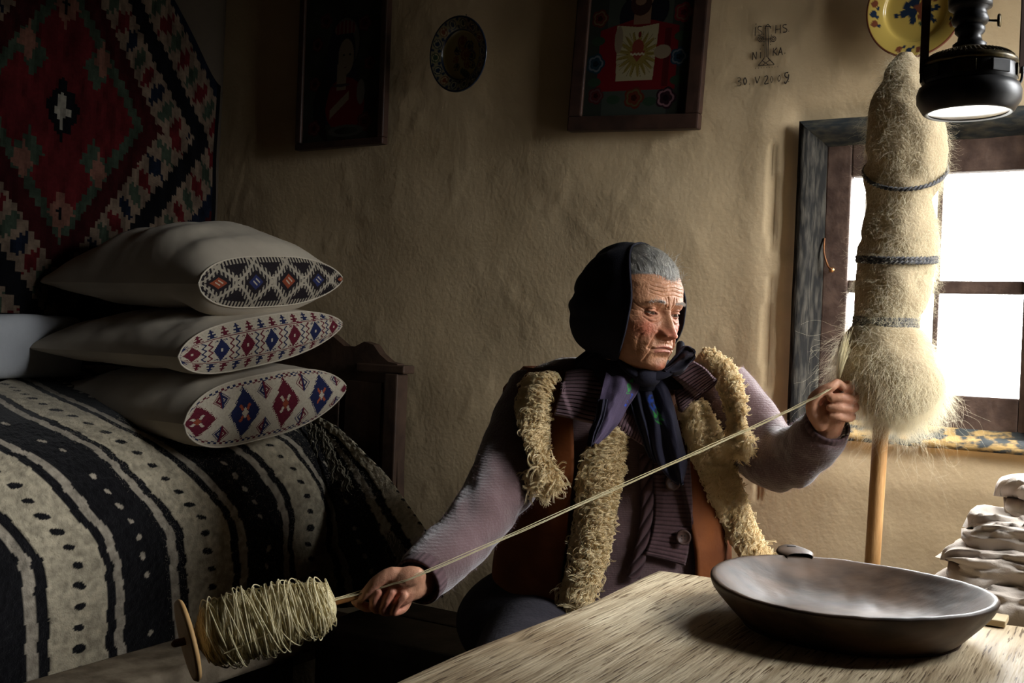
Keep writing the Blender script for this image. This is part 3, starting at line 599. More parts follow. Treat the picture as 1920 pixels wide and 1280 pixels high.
# ------------------------------------------------ icons on the back wall
M_iframe = mat('icon_frame_wood', (.022, .012, .009), .45, (.045, .022, .015), 20, .0008, 60)
M_paint = mat('glass_painting', attr='Col', rough=.22, spec=.4)
def disc(X, Y, cx, cy, rx, ry): return (((X - cx) / rx) ** 2 + ((Y - cy) / ry) ** 2) < 1
def rose(C, X, Y, cx, cy, r, c1, c2):
    a = np.arctan2(Y - cy, X - cx); d = np.hypot(X - cx, Y - cy); R = r * (.8 + .2 * np.abs(np.cos(a * 2.5)))
    C = mixc(C, c1, d < R); C = mixc(C, c2, (d > R * .62) & (d < R * .8)); return mixc(C, np.array(c1) * .4, d < R * .3)
def icon(name, label, corners, top, fw, paintf, n):
    (ul, zl), (ur, zr) = [on_back(*c, .03) for c in corners]; ul, zl, ur, zr = map(float, (ul, zl, ur, zr)); h = top - (zl + zr) / 2; W = ur - ul
    sk = (zr - zl) / W; uc = (ul + ur) / 2; r_ = empty(name, RM(uc, .012, (zl + zr) / 2), label, 'picture', 'painted icons on the wall')
    ex = RH + ZH * sk; ex /= np.linalg.norm(ex); ez = np.cross(LH * -1, ex); ez = ez if ez[2] > 0 else -ez; c0 = RM(uc, .026, (zl + zr) / 2)
    def fr(x0, x1, z0, z1, d=.026, v=0.): 
        V, Fc = boxVF(c0 + ex * (x0 + x1) / 2 + ez * (z0 + z1) / 2 - LH * v, x1 - x0, d, z1 - z0, ex, -LH, ez, .004); return V, Fc
    for (a_, b_, c_, d_) in ((-W / 2, W / 2, 0, fw), (-W / 2, W / 2, h - fw, h), (-W / 2, -W / 2 + fw, fw, h - fw), (W / 2 - fw, W / 2, fw, h - fw)): mo('frame_rail', *fr(a_, b_, c_, d_), M_iframe, r_, False)
    mo('back_board', *fr(-W / 2 + .005, W / 2 - .005, .005, h - .005, .008, -.014), M_iframe, r_, False)
    iw, ih = W - 2 * fw + .004, h - 2 * fw + .004; nx, nz = n; X, Z = np.meshgrid(np.linspace(-1, 1, nx), np.linspace(0, ih / iw * 2, nz), indexing='ij')
    G = c0 + ex * (X * iw / 2)[..., None] + ez * (fw - .002 + Z * iw / 2)[..., None] - LH * .004
    grid('painting', G, M_paint, r_, col=paintf(X, Z, ih / iw * 2) * .75); return r_
red_, skin_, blk_, grn_, bg_ = (.10, .006, .008), (.17, .13, .085), (.008, .008, .009), (.02, .035, .02), (.022, .024, .018)
def virgin(X, Z, H):
    C = np.zeros(X.shape + (3,)) + bg_; C = C * (1 + .5 * vn(st3(X * 2, Z * 2), 1.5, 3))[..., None]
    C = mixc(C, (.07, .06, .045), disc(X, Z, .07, 1.95, .37, .52)); C = mixc(C, blk_, (disc(X, Z, .07, 1.95, .39, .54) & ~disc(X, Z, .07, 1.95, .36, .51)))
    C = mixc(C, (.012, .012, .02), disc(X, Z, -.02, 1.78, .36, .58) | ((Z < 1.7) & (Z > .35) & (np.abs(X + .05) < .36 + .22 * (1.7 - Z) / 1.2)))
    C = mixc(C, red_, disc(X, Z, .1, .72, .5, .55) & (Z > .3)); C = mixc(C, blk_, (X < -.3 - .1 * np.sin(Z * 3)) & disc(X, Z, -.1, .7, .62, .75))
    C = mixc(C, skin_, disc(X, Z, .10, 1.68, .20, .36) | ((np.abs(X - .0) < .12) & (Z > 1.02) & (Z < 1.55))); C = mixc(C, (.04, .03, .03), disc(X, Z, -.01, 1.12, .22, .03))
    for x in (.04, .2): C = mixc(C, blk_, disc(X, Z, x, 1.72, .03, .02))
    C = mixc(C, (.07, .02, .02), disc(X, Z, .09, 1.47, .03, .015)); C = mixc(C, red_, (disc(X, Z, .06, 2.24, .27, .17)) & (Z > 2.14)); C = mixc(C, (.12, .09, .06), (disc(X, Z, .06, 2.24, .27, .17)) & (Z > 2.14) & (((X * 20) % 2) < .7))
    C = mixc(C, skin_, (np.abs((Z - .72) - (X + .05) * .75) < .09) & (X > -.28) & (X < .2)); C = mixc(C, (.10, .09, .07), disc(X, Z, .5, .95, .1, .25))
    for (x, z, r) in ((-.45, 2.45, .17), (.55, 2.3, .17), (.62, .35, .2), (-.66, 2.0, .15), (.7, 1.5, .14), (-.7, 1.2, .15), (-.68, .3, .17)): C = rose(C, X, Z, x, z, r, (.05, .008, .008), (.07, .03, .025))
    C = mixc(C, (.05, .05, .04), disc(X, Z, .15, .2, .45, .12) & ~disc(X, Z, .15, .2, .3, .07)); return C
def sacred(X, Z, H):
    C = np.zeros(X.shape + (3,)) + bg_; C = mixc(C, (.035, .04, .032), np.abs(X) < .62); C = mixc(C, (.02, .02, .02), (np.abs(np.abs(X) - .63) < .012))
    C = mixc(C, (.055, .055, .04), disc(X, Z, .04, 2.35, .44, .5)); C = mixc(C, blk_, disc(X, Z, .04, 2.35, .44, .5) & ~disc(X, Z, .04, 2.35, .41, .47))
    C = mixc(C, (.008, .008, .012), disc(X, Z, .02, 2.3, .36, .5) | (disc(X, Z, -.2, 1.75, .2, .3)) | disc(X, Z, .33, 1.85, .2, .28))
    C = mixc(C, red_, (Z < 1.72 - .25 * np.abs(X)) & (np.abs(X) < .75) & (Z > .45)); C = mixc(C, (.05, .005, .006), (np.abs(X - .55) < .06) & (Z < 1.5) & (Z > .5))
    C = mixc(C, (.14, .08, .05), disc(X, Z, .02, 2.25, .25, .45) | ((np.abs(X - .04) < .16) & (Z > 1.6) & (Z < 2.1))); C = mixc(C, (.03, .012, .01), disc(X, Z, .0, 1.95, .2, .2) & ~disc(X, Z, -.01, 2.0, .1, .07))
    for x in (-.12, .12): C = mixc(C, blk_, disc(X, Z, x, 2.35, .05, .025))
    cl = (np.abs(X + .03) < .37 + .05 * (Z - 1.0)) & (Z > .62) & (Z < 1.55 + .12 * np.abs(X)); C = mixc(C, (.26, .22, .13), cl)
    a = np.arctan2(Z - 1.08, X); d = np.hypot(X, Z - 1.08); C = mixc(C, (.16, .12, .03), cl & (d < .30 + .10 * np.cos(a * 17)) ); C = mixc(C, (.05, .03, .01), cl & (d > .17) & (np.abs(np.sin(a * 14)) < .12) & (d < .42))
    C = mixc(C, (.14, .03, .02), disc(X, Z, 0, 1.2, .11, .14) | ((np.abs(X) + (1.12 - Z) * .8 < .14) & (Z < 1.14) & (Z > .9))); C = mixc(C, (.3, .26, .18), (np.abs(Z - 1.08 - .01 * np.sin(X * 90)) < .018) & (np.abs(X) < .14))
    C = mixc(C, red_, disc(X, Z, .02, 1.42, .03, .05)); C = mixc(C, skin_, disc(X, Z, .47, 1.1, .16, .12)); C = mixc(C, skin_, disc(X, Z, -.38, 1.35, .08, .24))
    for (x, z, r, c1, c2) in ((-.78, 1.75, .17, (.06, .012, .008), (.09, .06, .03)), (.8, 1.75, .18, (.10, .01, .012), (.09, .05, .03)), (-.8, .95, .19, (.01, .025, .035), (.08, .09, .10)), (.78, 1.0, .17, (.01, .025, .04), (.08, .09, .10)), (-.75, .38, .16, (.05, .01, .01), (.06, .03, .03)), (0, .32, .2, (.07, .015, .008), (.06, .05, .02)), (.6, .3, .2, (.02, .008, .012), (.16, .08, .09)), (-.82, 2.5, .16, (.01, .02, .03), (.07, .08, .09)), (.82, 2.5, .15, (.03, .01, .01), (.06, .05, .05))): C = rose(C, X, Z, x, z, r, c1, c2)
    for (x, z) in ((-.4, .3), (.3, .25), (-.78, 1.35), (.8, 1.35), (.78, .6), (-.8, .62)): C = mixc(C, grn_, disc(X, Z, x, z, .13, .08))
    return C
icon('framed_icon', 'narrow dark icon of a crowned woman in red with long hair', [(556, 283), (720, 270)], 2.155, .020, virgin, (150, 380))
icon('framed_icon', 'wide dark icon of a bearded man holding a cloth with a rayed heart', [(1065, 247), (1310, 242)], 2.105, .036, sacred, (220, 380))

# ------------------------------------------------ painted plates
M_glaze = mat('glazed_ceramic', attr='Col', rough=.25, spec=.5, coat=.6)
def plate(label, px, py, R, yaw, back_v, ground, paintf, prof):
    u, z = on_back(px, py, back_v); c = RM(float(u), back_v, float(z)); ax = -LH * math.cos(yaw) + RH * math.sin(yaw) + ZH * -.10
    r_ = empty('painted_plate', c, label, 'plate', 'painted plates hung on the wall'); pr = spl(np.array(prof) * R, 90); G = latheG(pr, 180)
    n = 90; d = G[..., 0:2] / R; rr = np.hypot(d[..., 0], d[..., 1]); front = np.broadcast_to((np.arange(n) < 62)[:, None], rr.shape); an = np.arctan2(d[..., 1], d[..., 0])
    C = np.zeros(G.shape) + np.array(ground); C = np.where(front[..., None], paintf(C, d[..., 0], d[..., 1], rr, an), np.array(ground) * .8)
    grid('dish', orient(G, c, ax, RH), M_glaze, r_, col=C, wv=True, flip=True)
    V, Fc = tubeVF([c + ZH * R * .8, c + ZH * (R * 1.0) - LH * -.0, c + ZH * R * 1.12], .0015, 6); mo('hanging_wire', V, Fc, M_iron, r_)
    return r_
PR = [(0, .10), (.3, .10), (.55, .11), (.64, .14), (.68, .20), (.8, .255), (.95, .30), (1.0, .30), (1.0, .27), (.9, .22), (.7, .15), (.6, .06), (.55, .0), (.5, .02), (0, .03)]
blu, ylw, bro, gre = (.012, .022, .045), (.42, .30, .07), (.13, .04, .02), (.03, .05, .03)
def pl1(C, x, y, r, a):
    rim = r > .66; C = mixc(C, (.18, .155, .085), rim)
    for k in range(14):
        t = k * 2 * PI / 14; cx, cy = .82 * math.cos(t), .82 * math.sin(t); C = mixc(C, (blu, bro, blu, gre)[k % 4], (np.hypot(x - cx, y - cy) < .125)); C = mixc(C, (.3, .26, .14), np.abs(np.hypot(x - cx, y - cy) - .08) < .012)
        C = mixc(C, blu, np.hypot(x - .73 * math.cos(t + .22), y - .73 * math.sin(t + .22)) < .045); C = mixc(C, blu, np.hypot(x - .92 * math.cos(t + .22), y - .92 * math.sin(t + .22)) < .045)
    C = mixc(C, blu, (r > .955) | (np.abs(r - .665) < .02))
    for (px_, py_, rr_, c) in ((.02, .33, .17, bro), (.25, .2, .15, blu), (.33, -.05, .14, blu), (.12, 0, .17, bro), (-.16, .12, .11, blu), (-.22, -.1, .09, bro), (-.2, -.3, .1, gre), (.18, -.25, .13, bro), (.36, -.3, .1, blu)):
        C = mixc(C, c, np.hypot(x - px_, y - py_) < rr_); C = mixc(C, np.array(ylw) * .5, np.abs(np.hypot(x - px_, y - py_) - rr_ * .6) < .012)
    return mixc(C, gre, (((x - .1) * .6 + (y + .5)) ** 2 / .012 + ((x - .1) - (y + .5) * .6) ** 2 / .06) < 1)
def pl2(C, x, y, r, a):
    for sx in (0, 1):
        for (px_, py_, rr_, c) in ((.15, .0, .12, bro), (.05, .12, .11, blu), (-.1, .05, .10, blu), (-.18, -.1, .09, blu), (.0, -.1, .11, blu), (.28, .1, .11, bro), (.34, -.08, .10, blu), (.2, -.18, .1, bro), (.02, -.26, .08, blu), (.36, -.24, .09, blu), (.5, -.05, .07, blu), (.46, .16, .1, bro), (.15, .25, .12, blu), (-.32, -.12, .06, blu), (.18, -.33, .05, gre), (.46, -.32, .05, blu)):
            C = mixc(C, c, np.hypot(x - px_ + .1, y - py_ - .05) < rr_ * .92)
    for k in range(26):
        t = k * 2 * PI / 26
        if (k // 3) % 2 == 0: C = mixc(C, blu if k % 2 else bro, np.hypot(x - .86 * math.cos(t), y - .86 * math.sin(t)) < .07); C = mixc(C, blu, np.hypot(x - .78 * math.cos(t + .1), y - .78 * math.sin(t + .1)) < .035)
    return mixc(C, bro, r > .965)
plate('small round plate with blue flowered rim and yellow centre, between the two icons', 871, 104, .096, -.12, .045, (.24, .19, .07), pl1, PR)
plate('yellow glazed plate with dark blue and brown flowers behind the oil lamp', 1722, 20, .098, -.10, .04, ylw, pl2, PR)

# ------------------------------------------------ hanging oil lamp
LY = 1.56; lc = P(1815, 214, LY); lamp = empty('oil_lamp', lc, 'dark brass paraffin lamp with glass chimney hanging in a wire bracket', 'lamp')
up = np.array([-.02, 0, 1.]); M_brass = mat('tarnished_brass', (.05, .04, .025), .35, (.20, .14, .045), 26, .0004, 90, metal=.85, contrast=(.45, .75)); M_blkm = mat('blackened_metal', (.012, .011, .012), .4, (.03, .028, .028), 30, metal=.4)
M_tin = mat('bright_tin', (.55, .55, .56), .3, metal=.9); s_ = LY / 2000
def lt(n_, pr, m, par=lamp, n=64, **k): return lathe(n_, [(r * s_, z * s_) for r, z in pr], lc, m, par, n, ax=up, **k)
lt('base_ring', [(70, 2), (76, 0), (80, 3), (91, 22), (92, 38), (88, 50), (80, 56), (78, 50)], M_blkm)
lt('base_plate', [(0, 10), (50, 8), (70, 4), (73, 1), (76, 2), (76, 6), (70, 9), (0, 13)], M_tin)
lt('reservoir_band', [(78, 50), (82, 58), (83, 62), (82, 84), (80, 88), (78, 88)], M_blkm)
lt('reservoir', [(78, 86), (85, 90), (84, 96), (72, 106), (52, 116), (36, 121), (28, 124), (0, 124)], M_brass)
mbx = MB()
for k in range(60):
    a_ = k * 2 * PI / 60; c = orient(np.array([66 * s_ * math.cos(a_), 66 * s_ * math.sin(a_), 110 * s_]), lc, up); e = orient(np.array([78 * s_ * math.cos(a_ + .06), 78 * s_ * math.sin(a_ + .06), 101 * s_]), lc, up); mbx.add(*tubeVF([c, (c + e) / 2 + up * .001, e], .0014, 5))
mbx.build('rope_moulding', M_brass, lamp)['kind'] = 'stuff'
for k in range(8):
    a_ = k * PI / 4 + .3; c = orient(np.array([82 * s_ * math.cos(a_), 82 * s_ * math.sin(a_), 73 * s_]), lc, up); n_ = np.array([math.cos(a_), math.sin(a_), 0])
    V, Fc = boxVF(c, .030, .004, .017, np.cross(ZH, n_), n_, ZH, .001); mo('window_facet', V, Fc, M_brass if k % 2 else M_blkm, lamp, False)
lt('neck', [(28, 122), (30, 130), (22, 136), (20, 146), (26, 152), (27, 160), (22, 166), (0, 166)], M_blkm)
lt('burner', [(20, 164), (30, 168), (33, 176), (30, 184), (28, 192), (34, 196), (37, 205), (34, 210), (24, 214), (16, 226), (8, 232), (0, 232)], M_blkm)
lt('burner_gallery', [(30, 196), (38, 198), (39, 214), (36, 214), (35, 200)], M_blkm)
for k in range(16):
    a_ = k * PI / 8; c = orient(np.array([38 * s_ * math.cos(a_), 38 * s_ * math.sin(a_), 218 * s_]), lc, up); n_ = np.array([math.cos(a_), math.sin(a_), .15]); V, Fc = boxVF(c, .006, .001, .010, np.cross(ZH, n_), n_, ZH, .0004); mo('prong', V, Fc, M_blkm, lamp, False)
wk = orient(np.array([52 * s_, 0, 176 * s_]), lc, up); V, Fc = tubeVF([orient(np.array([24 * s_, 0, 176 * s_]), lc, up), wk], .0018, 6); mo('wick_spindle', V, Fc, M_blkm, lamp); lathe('wick_knob', [(0, 0), (.009, 0), (.010, .002), (.009, .004), (0, .004)], wk, M_brass, lamp, 16, ax=RH)
lt('glass_chimney', [(30, 206), (31, 218), (40, 232), (55, 248), (60, 262), (55, 285), (42, 320), (34, 370), (31, 430), (30, 430), (33, 370), (41, 320), (54, 285), (59, 262), (54, 249), (39, 233), (30, 218), (29, 206)], thin_glass('chimney_glass', (.90, .90, .86), .2))
for sg, xx in ((-1, -85), (1, 98)):
    top = lc + RR * (xx * s_ + .002 * sg) + ZH * .50; bt = lc + RR * (xx * s_) + ZH * (62 * s_); mid = lc + RR * ((xx + sg * -0) * s_) + ZH * .30
    V, Fc = boxVF((top + bt + ZH * .012) / 2, .0125, .0025, .50 - 62 * s_ - .01, RR, FF, ZH, .0008); mo('bracket_arm', V, Fc, mat('bracket_iron', (.05, .022, .014), .55, metal=.3), lamp, False)
    V, Fc = tubeVF(spl([bt + ZH * .02, bt + ZH * .004, lc + RR * (xx * .93 * s_) + ZH * (56 * s_), lc + RR * (sg * 80 * s_) + ZH * (56 * s_)], 16), .0022, 8, round_ends=True); mo('bracket_hook', V, Fc, M_iron, lamp)
V, Fc = tubeVF(spl([lc + RR * (-85 * s_) + ZH * .49, lc + RR * (-50 * s_) + ZH * .56, lc + ZH * .60, lc + RR * (55 * s_) + ZH * .56, lc + RR * (98 * s_) + ZH * .49], 24), .004, 8); mo('bracket_top', V, Fc, M_iron, lamp)
V, Fc = tubeVF([lc + ZH * .60, [lc[0], lc[1], ZC]], .004, 8); mo('hanging_rod', V, Fc, M_iron, lamp)

# ------------------------------------------------ table
TZ = .74; tc = P(1235, 1063, 1.94); tc = np.array([tc[0], tc[1], 0])
def TB(a, b, z): return tc + np.multiply.outer(a, RH) - np.multiply.outer(b, LH) + np.multiply.outer(z, ZH)
M_table = bpy.data.materials.new('worn_oak'); M_table.use_nodes = True
def oak(m):
    nt = m.node_tree; b = nt.nodes['Principled BSDF']; L = nt.links.new; tcn = node(nt, 'ShaderNodeTexCoord'); mp = node(nt, 'ShaderNodeMapping'); mp.inputs['Rotation'].default_value = (0, 0, math.atan2(RH[0], -RH[1]) - PI)
    ang = math.atan2(LH[1], LH[0]); mp.vector_type = 'TEXTURE'; mp.inputs['Rotation'].default_value = (0, 0, ang); L(tcn.outputs['Object'], mp.inputs[0])
    m2 = node(nt, 'ShaderNodeMapping'); m2.inputs['Scale'].default_value = (3.5, 60, 20); L(mp.outputs[0], m2.inputs[0])
    n1 = node(nt, 'ShaderNodeTexNoise'); n1.inputs['Scale'].default_value = 1; n1.inputs['Detail'].default_value = 8; n1.inputs['Distortion'].default_value = .3; L(m2.outputs[0], n1.inputs[0])
    m3 = node(nt, 'ShaderNodeMapping'); m3.inputs['Scale'].default_value = (17, 290, 60); L(mp.outputs[0], m3.inputs[0])
    n2 = node(nt, 'ShaderNodeTexNoise'); n2.inputs['Scale'].default_value = 1; n2.inputs['Detail'].default_value = 3; L(m3.outputs[0], n2.inputs[0])
    cr = node(nt, 'ShaderNodeValToRGB'); cr.color_ramp.elements[0].position = .30; cr.color_ramp.elements[0].color = (.36, .27, .16, 1); cr.color_ramp.elements[1].position = .66; cr.color_ramp.elements[1].color = (.68, .56, .38, 1); L(n1.outputs[0], cr.inputs[0])
    c2 = node(nt, 'ShaderNodeValToRGB'); c2.color_ramp.elements[0].position = .585; c2.color_ramp.elements[0].color = (1, 1, 1, 1); c2.color_ramp.elements[1].position = .655; c2.color_ramp.elements[1].color = (.24, .18, .12, 1); L(n2.outputs[0], c2.inputs[0])
    n3 = node(nt, 'ShaderNodeTexNoise'); n3.inputs['Scale'].default_value = 5; n3.inputs['Detail'].default_value = 4; L(mp.outputs[0], n3.inputs[0]); c3 = node(nt, 'ShaderNodeValToRGB'); c3.color_ramp.elements[0].position = .3; c3.color_ramp.elements[0].color = (.62, .55, .48, 1); c3.color_ramp.elements[1].position = .6; c3.color_ramp.elements[1].color = (1, 1, 1, 1); L(n3.outputs[0], c3.inputs[0])
    mx = node(nt, 'ShaderNodeVectorMath', operation='MULTIPLY'); L(cr.outputs[0], mx.inputs[0]); L(c2.outputs[0], mx.inputs[1]); my = node(nt, 'ShaderNodeVectorMath', operation='MULTIPLY'); L(mx.outputs[0], my.inputs[0]); L(c3.outputs[0], my.inputs[1]); L(my.outputs[0], b.inputs['Base Color'])
    b.inputs['Roughness'].default_value = .55; b.inputs['Specular IOR Level'].default_value = .35
    ad = node(nt, 'ShaderNodeMath', operation='SUBTRACT'); L(n1.outputs[0], ad.inputs[0]); L(n2.outputs[0], ad.inputs[1]); bp = node(nt, 'ShaderNodeBump'); bp.inputs['Distance'].default_value = .0022; L(ad.outputs[0], bp.inputs['Height']); L(bp.outputs[0], b.inputs['Normal'])
oak(M_table)
tab = empty('table', TB(.5, .5, 0), 'worn oak table with rounded edges in the right foreground', 'table')
a = np.linspace(-.0, 1.0, 201); b = np.linspace(0, 1.45, 291); A, B = np.meshgrid(a, b, indexing='ij'); er = .022
ea = np.minimum(np.minimum(A, 1.0 - A), np.minimum(B, 1.45 - B)); zt = TZ - er * (1 - np.sqrt(np.clip(1 - (1 - np.clip(ea / er, 0, 1)) ** 2, 0, 1)))
q = st3(A * 9, B * 2.2); zt = zt + .0009 * fbm(q, 3, 3, 4) - .0012 * np.maximum(0, fbm(st3(A * 60, B * 9), 1, 2, 7) - .75)
dh = UV(P(975, 1208, 1.5))[0]; hp_ = P(975, 1206, (EYE.z - TZ) / 1.0 * 1.0 / ((1206 - 640) / 2000.)); rel = hp_ - tc; ha, hb_ = rel @ RH, -(rel @ LH); zt -= .004 * np.exp(-(((A - ha) / .012) ** 2 + ((B - hb_) / .022) ** 2) * 1.)
sa = .010 * vn(st3(A * 3, B * 3), 1, 5); G = TB(A + sa * (A < .1) * (1 - A / .1), B + .008 * vn(st3(A * 8, 0 * A), 1, 6) * (B < .05), zt)
ring = lambda z, i: np.concatenate([G[:, 0], G[-1, 1:], G[::-1, -1][1:], G[0, ::-1][1:-1]])
top = grid('tabletop', G, M_table, tab); sk_ = ring(0, 0); sk = np.stack([sk_, np.c_[sk_[:, :2], np.full(len(sk_), TZ - .048)]], 0); sk[1, :, :2] += (np.array(TB(.5, .72, 0))[:2] - sk[1, :, :2]) * .004
grid('tabletop_edge', sk, M_table, tab, wv=True); und = np.array([TB(x, y, TZ - .047) for x, y in ((.004, .004), (.996, .004), (.996, 1.446), (.004, 1.446))]); mo('underside', und, [(0, 1, 2, 3)], M_table, tab, False)
def tbox(n_, a0, a1, b0, b1, z0, z1, m=M_table, bev=.004, par=None):
    V, Fc = boxVF(TB((a0 + a1) / 2, (b0 + b1) / 2, (z0 + z1) / 2), a1 - a0, b1 - b0, z1 - z0, RH, -LH, ZH, bev); return mo(n_, V, [f[::-1] for f in Fc], m, tab if par is None else par, False)
for (x, y) in ((.36, .12), (.88, .12), (.36, 1.28), (.88, 1.28)): tbox('leg', x, x + .07, y, y + .07, 0, TZ - .048)
tbox('apron', .37, .94, .13, .155, .58, TZ - .049); tbox('apron', .37, .94, 1.315, 1.34, .58, TZ - .049); tbox('apron', .37, .395, .18, 1.30, .58, TZ - .049); tbox('apron', .91, .935, .18, 1.30, .58, TZ - .049)

# ------------------------------------------------ dough bowl
BY = 1.57; bc = P(1592, 1110, BY); bc = np.array([bc[0], bc[1], TZ + .001]); bowl = empty('wooden_bowl', bc, 'large shallow dark wooden bowl with a pierced handle on the table', 'bowl')
BR = .198; pr = np.array([(0, .010), (.06, .0105), (.10, .013), (.13, .021), (.155, .035), (.176, .050), (.1885, .0595), (.1935, .0615), (.1975, .0605), (.1985, .056), (.193, .045), (.178, .028), (.160, .010), (.148, .001), (.14, 0.), (0, 0.)]); pr[:, 1] *= 1.05
p2 = spl(pr, 120); G = latheG(p2, 220); an = np.arctan2(G[..., 1], G[..., 0]); wb = 1 + .016 * np.cos(2 * an + .6) + .007 * np.cos(3 * an + 2) + .004 * vn(st3(np.cos(an) * 6, np.sin(an) * 6), 1, 3); G[..., :2] *= wb[..., None]
G[..., 2] += .0035 * np.cos(an * 2 + 1.5) * (G[..., 2] / .06) + .0006 * vn(G, 60, 7) * (G[..., 2] > .006); G = G + bc
M_bowl = mat('dark_worn_wood', (.026, .015, .009), .5, (.095, .056, .034), 9, .0003, 60, stretch=(1, 2.5, 2.5), spec=.35, contrast=(.35, .68), detail=8)
Go = grid('dish', G, M_bowl, bowl, wv=True, flip=True)
crp = []
for (x, y) in ((1608, 1157), (1630, 1154)):
    p_ = P(x, y, 1.45); V, Fc = boxVF([p_[0], p_[1] + .005, TZ + .016], .010, .0016, .0015, bev=.0003); mo('bored_hole', V, Fc, M_iron, bowl, False)
# handle beyond the far rim
hd = P(1497, 1041, 1.76); hz = TZ + .075; hdir = np.array([hd[0] - bc[0], hd[1] - bc[1]]); hdir /= np.linalg.norm(hdir); hdir3 = np.array([*hdir, .10]); hdir3 /= np.linalg.norm(hdir3); sd3 = np.array([hdir[1], -hdir[0], 0])
n1, n2 = 40, 34; rows = []
for t in np.linspace(0, 1, n1):
    wdt = .022 + .009 * np.sin(PI * min(t * 1.15, 1)) ; wdt *= np.sqrt(max(0.0, 1 - max(0, (t - .86) / .14) ** 2)) if t > .86 else 1; a_ = np.linspace(0, 2 * PI, n2, endpoint=False)
    c = bc + np.array([0, 0, .046]) + hdir3 * (.185 + .052 * t); rows.append(c + np.outer(np.sign(np.cos(a_)) * np.abs(np.cos(a_)) ** .7 * max(wdt, .0005), sd3) + np.outer(np.sin(a_) * .0065 * (1 if t < .95 else .6), ZH))
hnd = grid('handle', np.array(rows), M_bowl, bowl, wv=True)
V, Fc = boxVF(bc + np.array([0, 0, .0528]) + hdir3 * .223, .014, .004, .0012, sd3, hdir3, ZH, .0004); sl_ = mo('slot', V, Fc, M_iron, hnd, False)

# small pale board end showing behind the bowl
c = P(1848, 1166, 1.655); V, Fc = boxVF([c[0] - .03, c[1] - .006, TZ + .0065], .11, .05, .010, RH, LH, ZH, .002); sb_ = mo('wooden_scraper', V, Fc, mat('pale_wood', (.4, .3, .18), .6, (.46, .36, .22), 20), None, False); tag(sb_, 'small pale wooden board lying behind the bowl on the table', 'board'); center_origin(sb_)

# ------------------------------------------------ chest and folded linen
ch_c = P(1935, 1190, 1.86); uc, vc = UV(ch_c); chest = empty('wooden_chest', RM(float(uc), float(vc), 0), 'dark wooden chest by the window under the folded linen', 'chest'); CZ = .70
uu0, uu1, vv0, vv1 = float(uc) - .13, UR - .03, .07, float(vc) + .14
rbox('body', uu0, uu1, vv0, vv1, .45, CZ - .03, M_bed, chest); rbox('lid', uu0 - .01, uu1, vv0, vv1 + .01, CZ - .028, CZ, M_bed, chest, .006)
M_cloth = mat('pale_linen_cloth', (.50, .43, .37), .9, (.43, .365, .31), 9, .0005, 400, spec=.08, sheen=.08)
def cloth_fold(px0, py0, py1, Y0, wu, dv, seed, label):
    """one folded cloth: a soft rolled-edge slab, its left end crumpled"""
    c0 = P(px0, (py0 + py1) / 2, Y0); h = (py1 - py0) / 2000 * Y0 / 2; n1, n2 = 90, 70; s = np.linspace(0, 1, n1); a_ = np.linspace(0, 2 * PI, n2, endpoint=False); S_, A_ = np.meshgrid(s, a_, indexing='ij')
    e = np.sqrt(np.clip(1 - (1 - np.clip(S_ / .10, 0, 1)) ** 2, 0, 1)) * (1 - .12 * (1 - S_)) * (1 - np.clip((S_ - .93) / .07, 0, 1) ** 3 * .9); ca, sa_ = np.cos(A_), np.sin(A_)
    lx = S_ * wu; ly = dv / 2 * e ** .5 * np.sign(ca) * np.abs(ca) ** .55; lz = h * e * np.sign(sa_) * np.abs(sa_) ** .75
    q = st3(lx * 9, ly * 9, seed * 3.); lz = lz * 1.2 + .006 * fbm(q, 1.3, 2, seed) * e; ly = ly + .012 * fbm(q + 9, 1.1, 2, seed + 4); lx = lx + .034 * vn(st3(ca * 1.6, sa_ * 1.3, seed), 1.3, seed) * (1 - S_)
    q2 = st3(S_ * 5 + ca, ca * 2.2 - sa_, seed + sa_); rid = np.abs(vn(q2, 1.3, seed + 9)); rid2 = np.abs(vn(q2, 2.6, seed + 19)); wv2 = .0075 * np.exp(-(rid / .24) ** 2) + .003 * np.exp(-(rid2 / .25) ** 2); lz += wv2 * e * np.sign(sa_ + .3); ly -= 1.2 * wv2 * np.sign(-ca); lx -= 1.4 * wv2 * (1 - S_)
    G = c0 + RH * lx[..., None] - LH * ly[..., None] + ZH * lz[..., None] - LH * 0
    o = grid('folded_cloth', G, M_cloth, wv=True); tag(o, label, 'cloth', 'folded linen pile by the window'); center_origin(o); return o
cloth_fold(1768, 1075, 1152, 1.82, .46, .20, 1, 'crumpled pale linen cloth, lowest of the pile on the chest')
cloth_fold(1790, 1018, 1082, 1.83, .44, .19, 2, 'folded pale linen cloth, second from the bottom of the pile')
cloth_fold(1846, 962, 1024, 1.84, .38, .18, 3, 'folded pale linen cloth, second from the top of the pile')
cloth_fold(1896, 898, 968, 1.85, .33, .17, 4, 'folded pale linen cloth, topmost of the pile by the window')

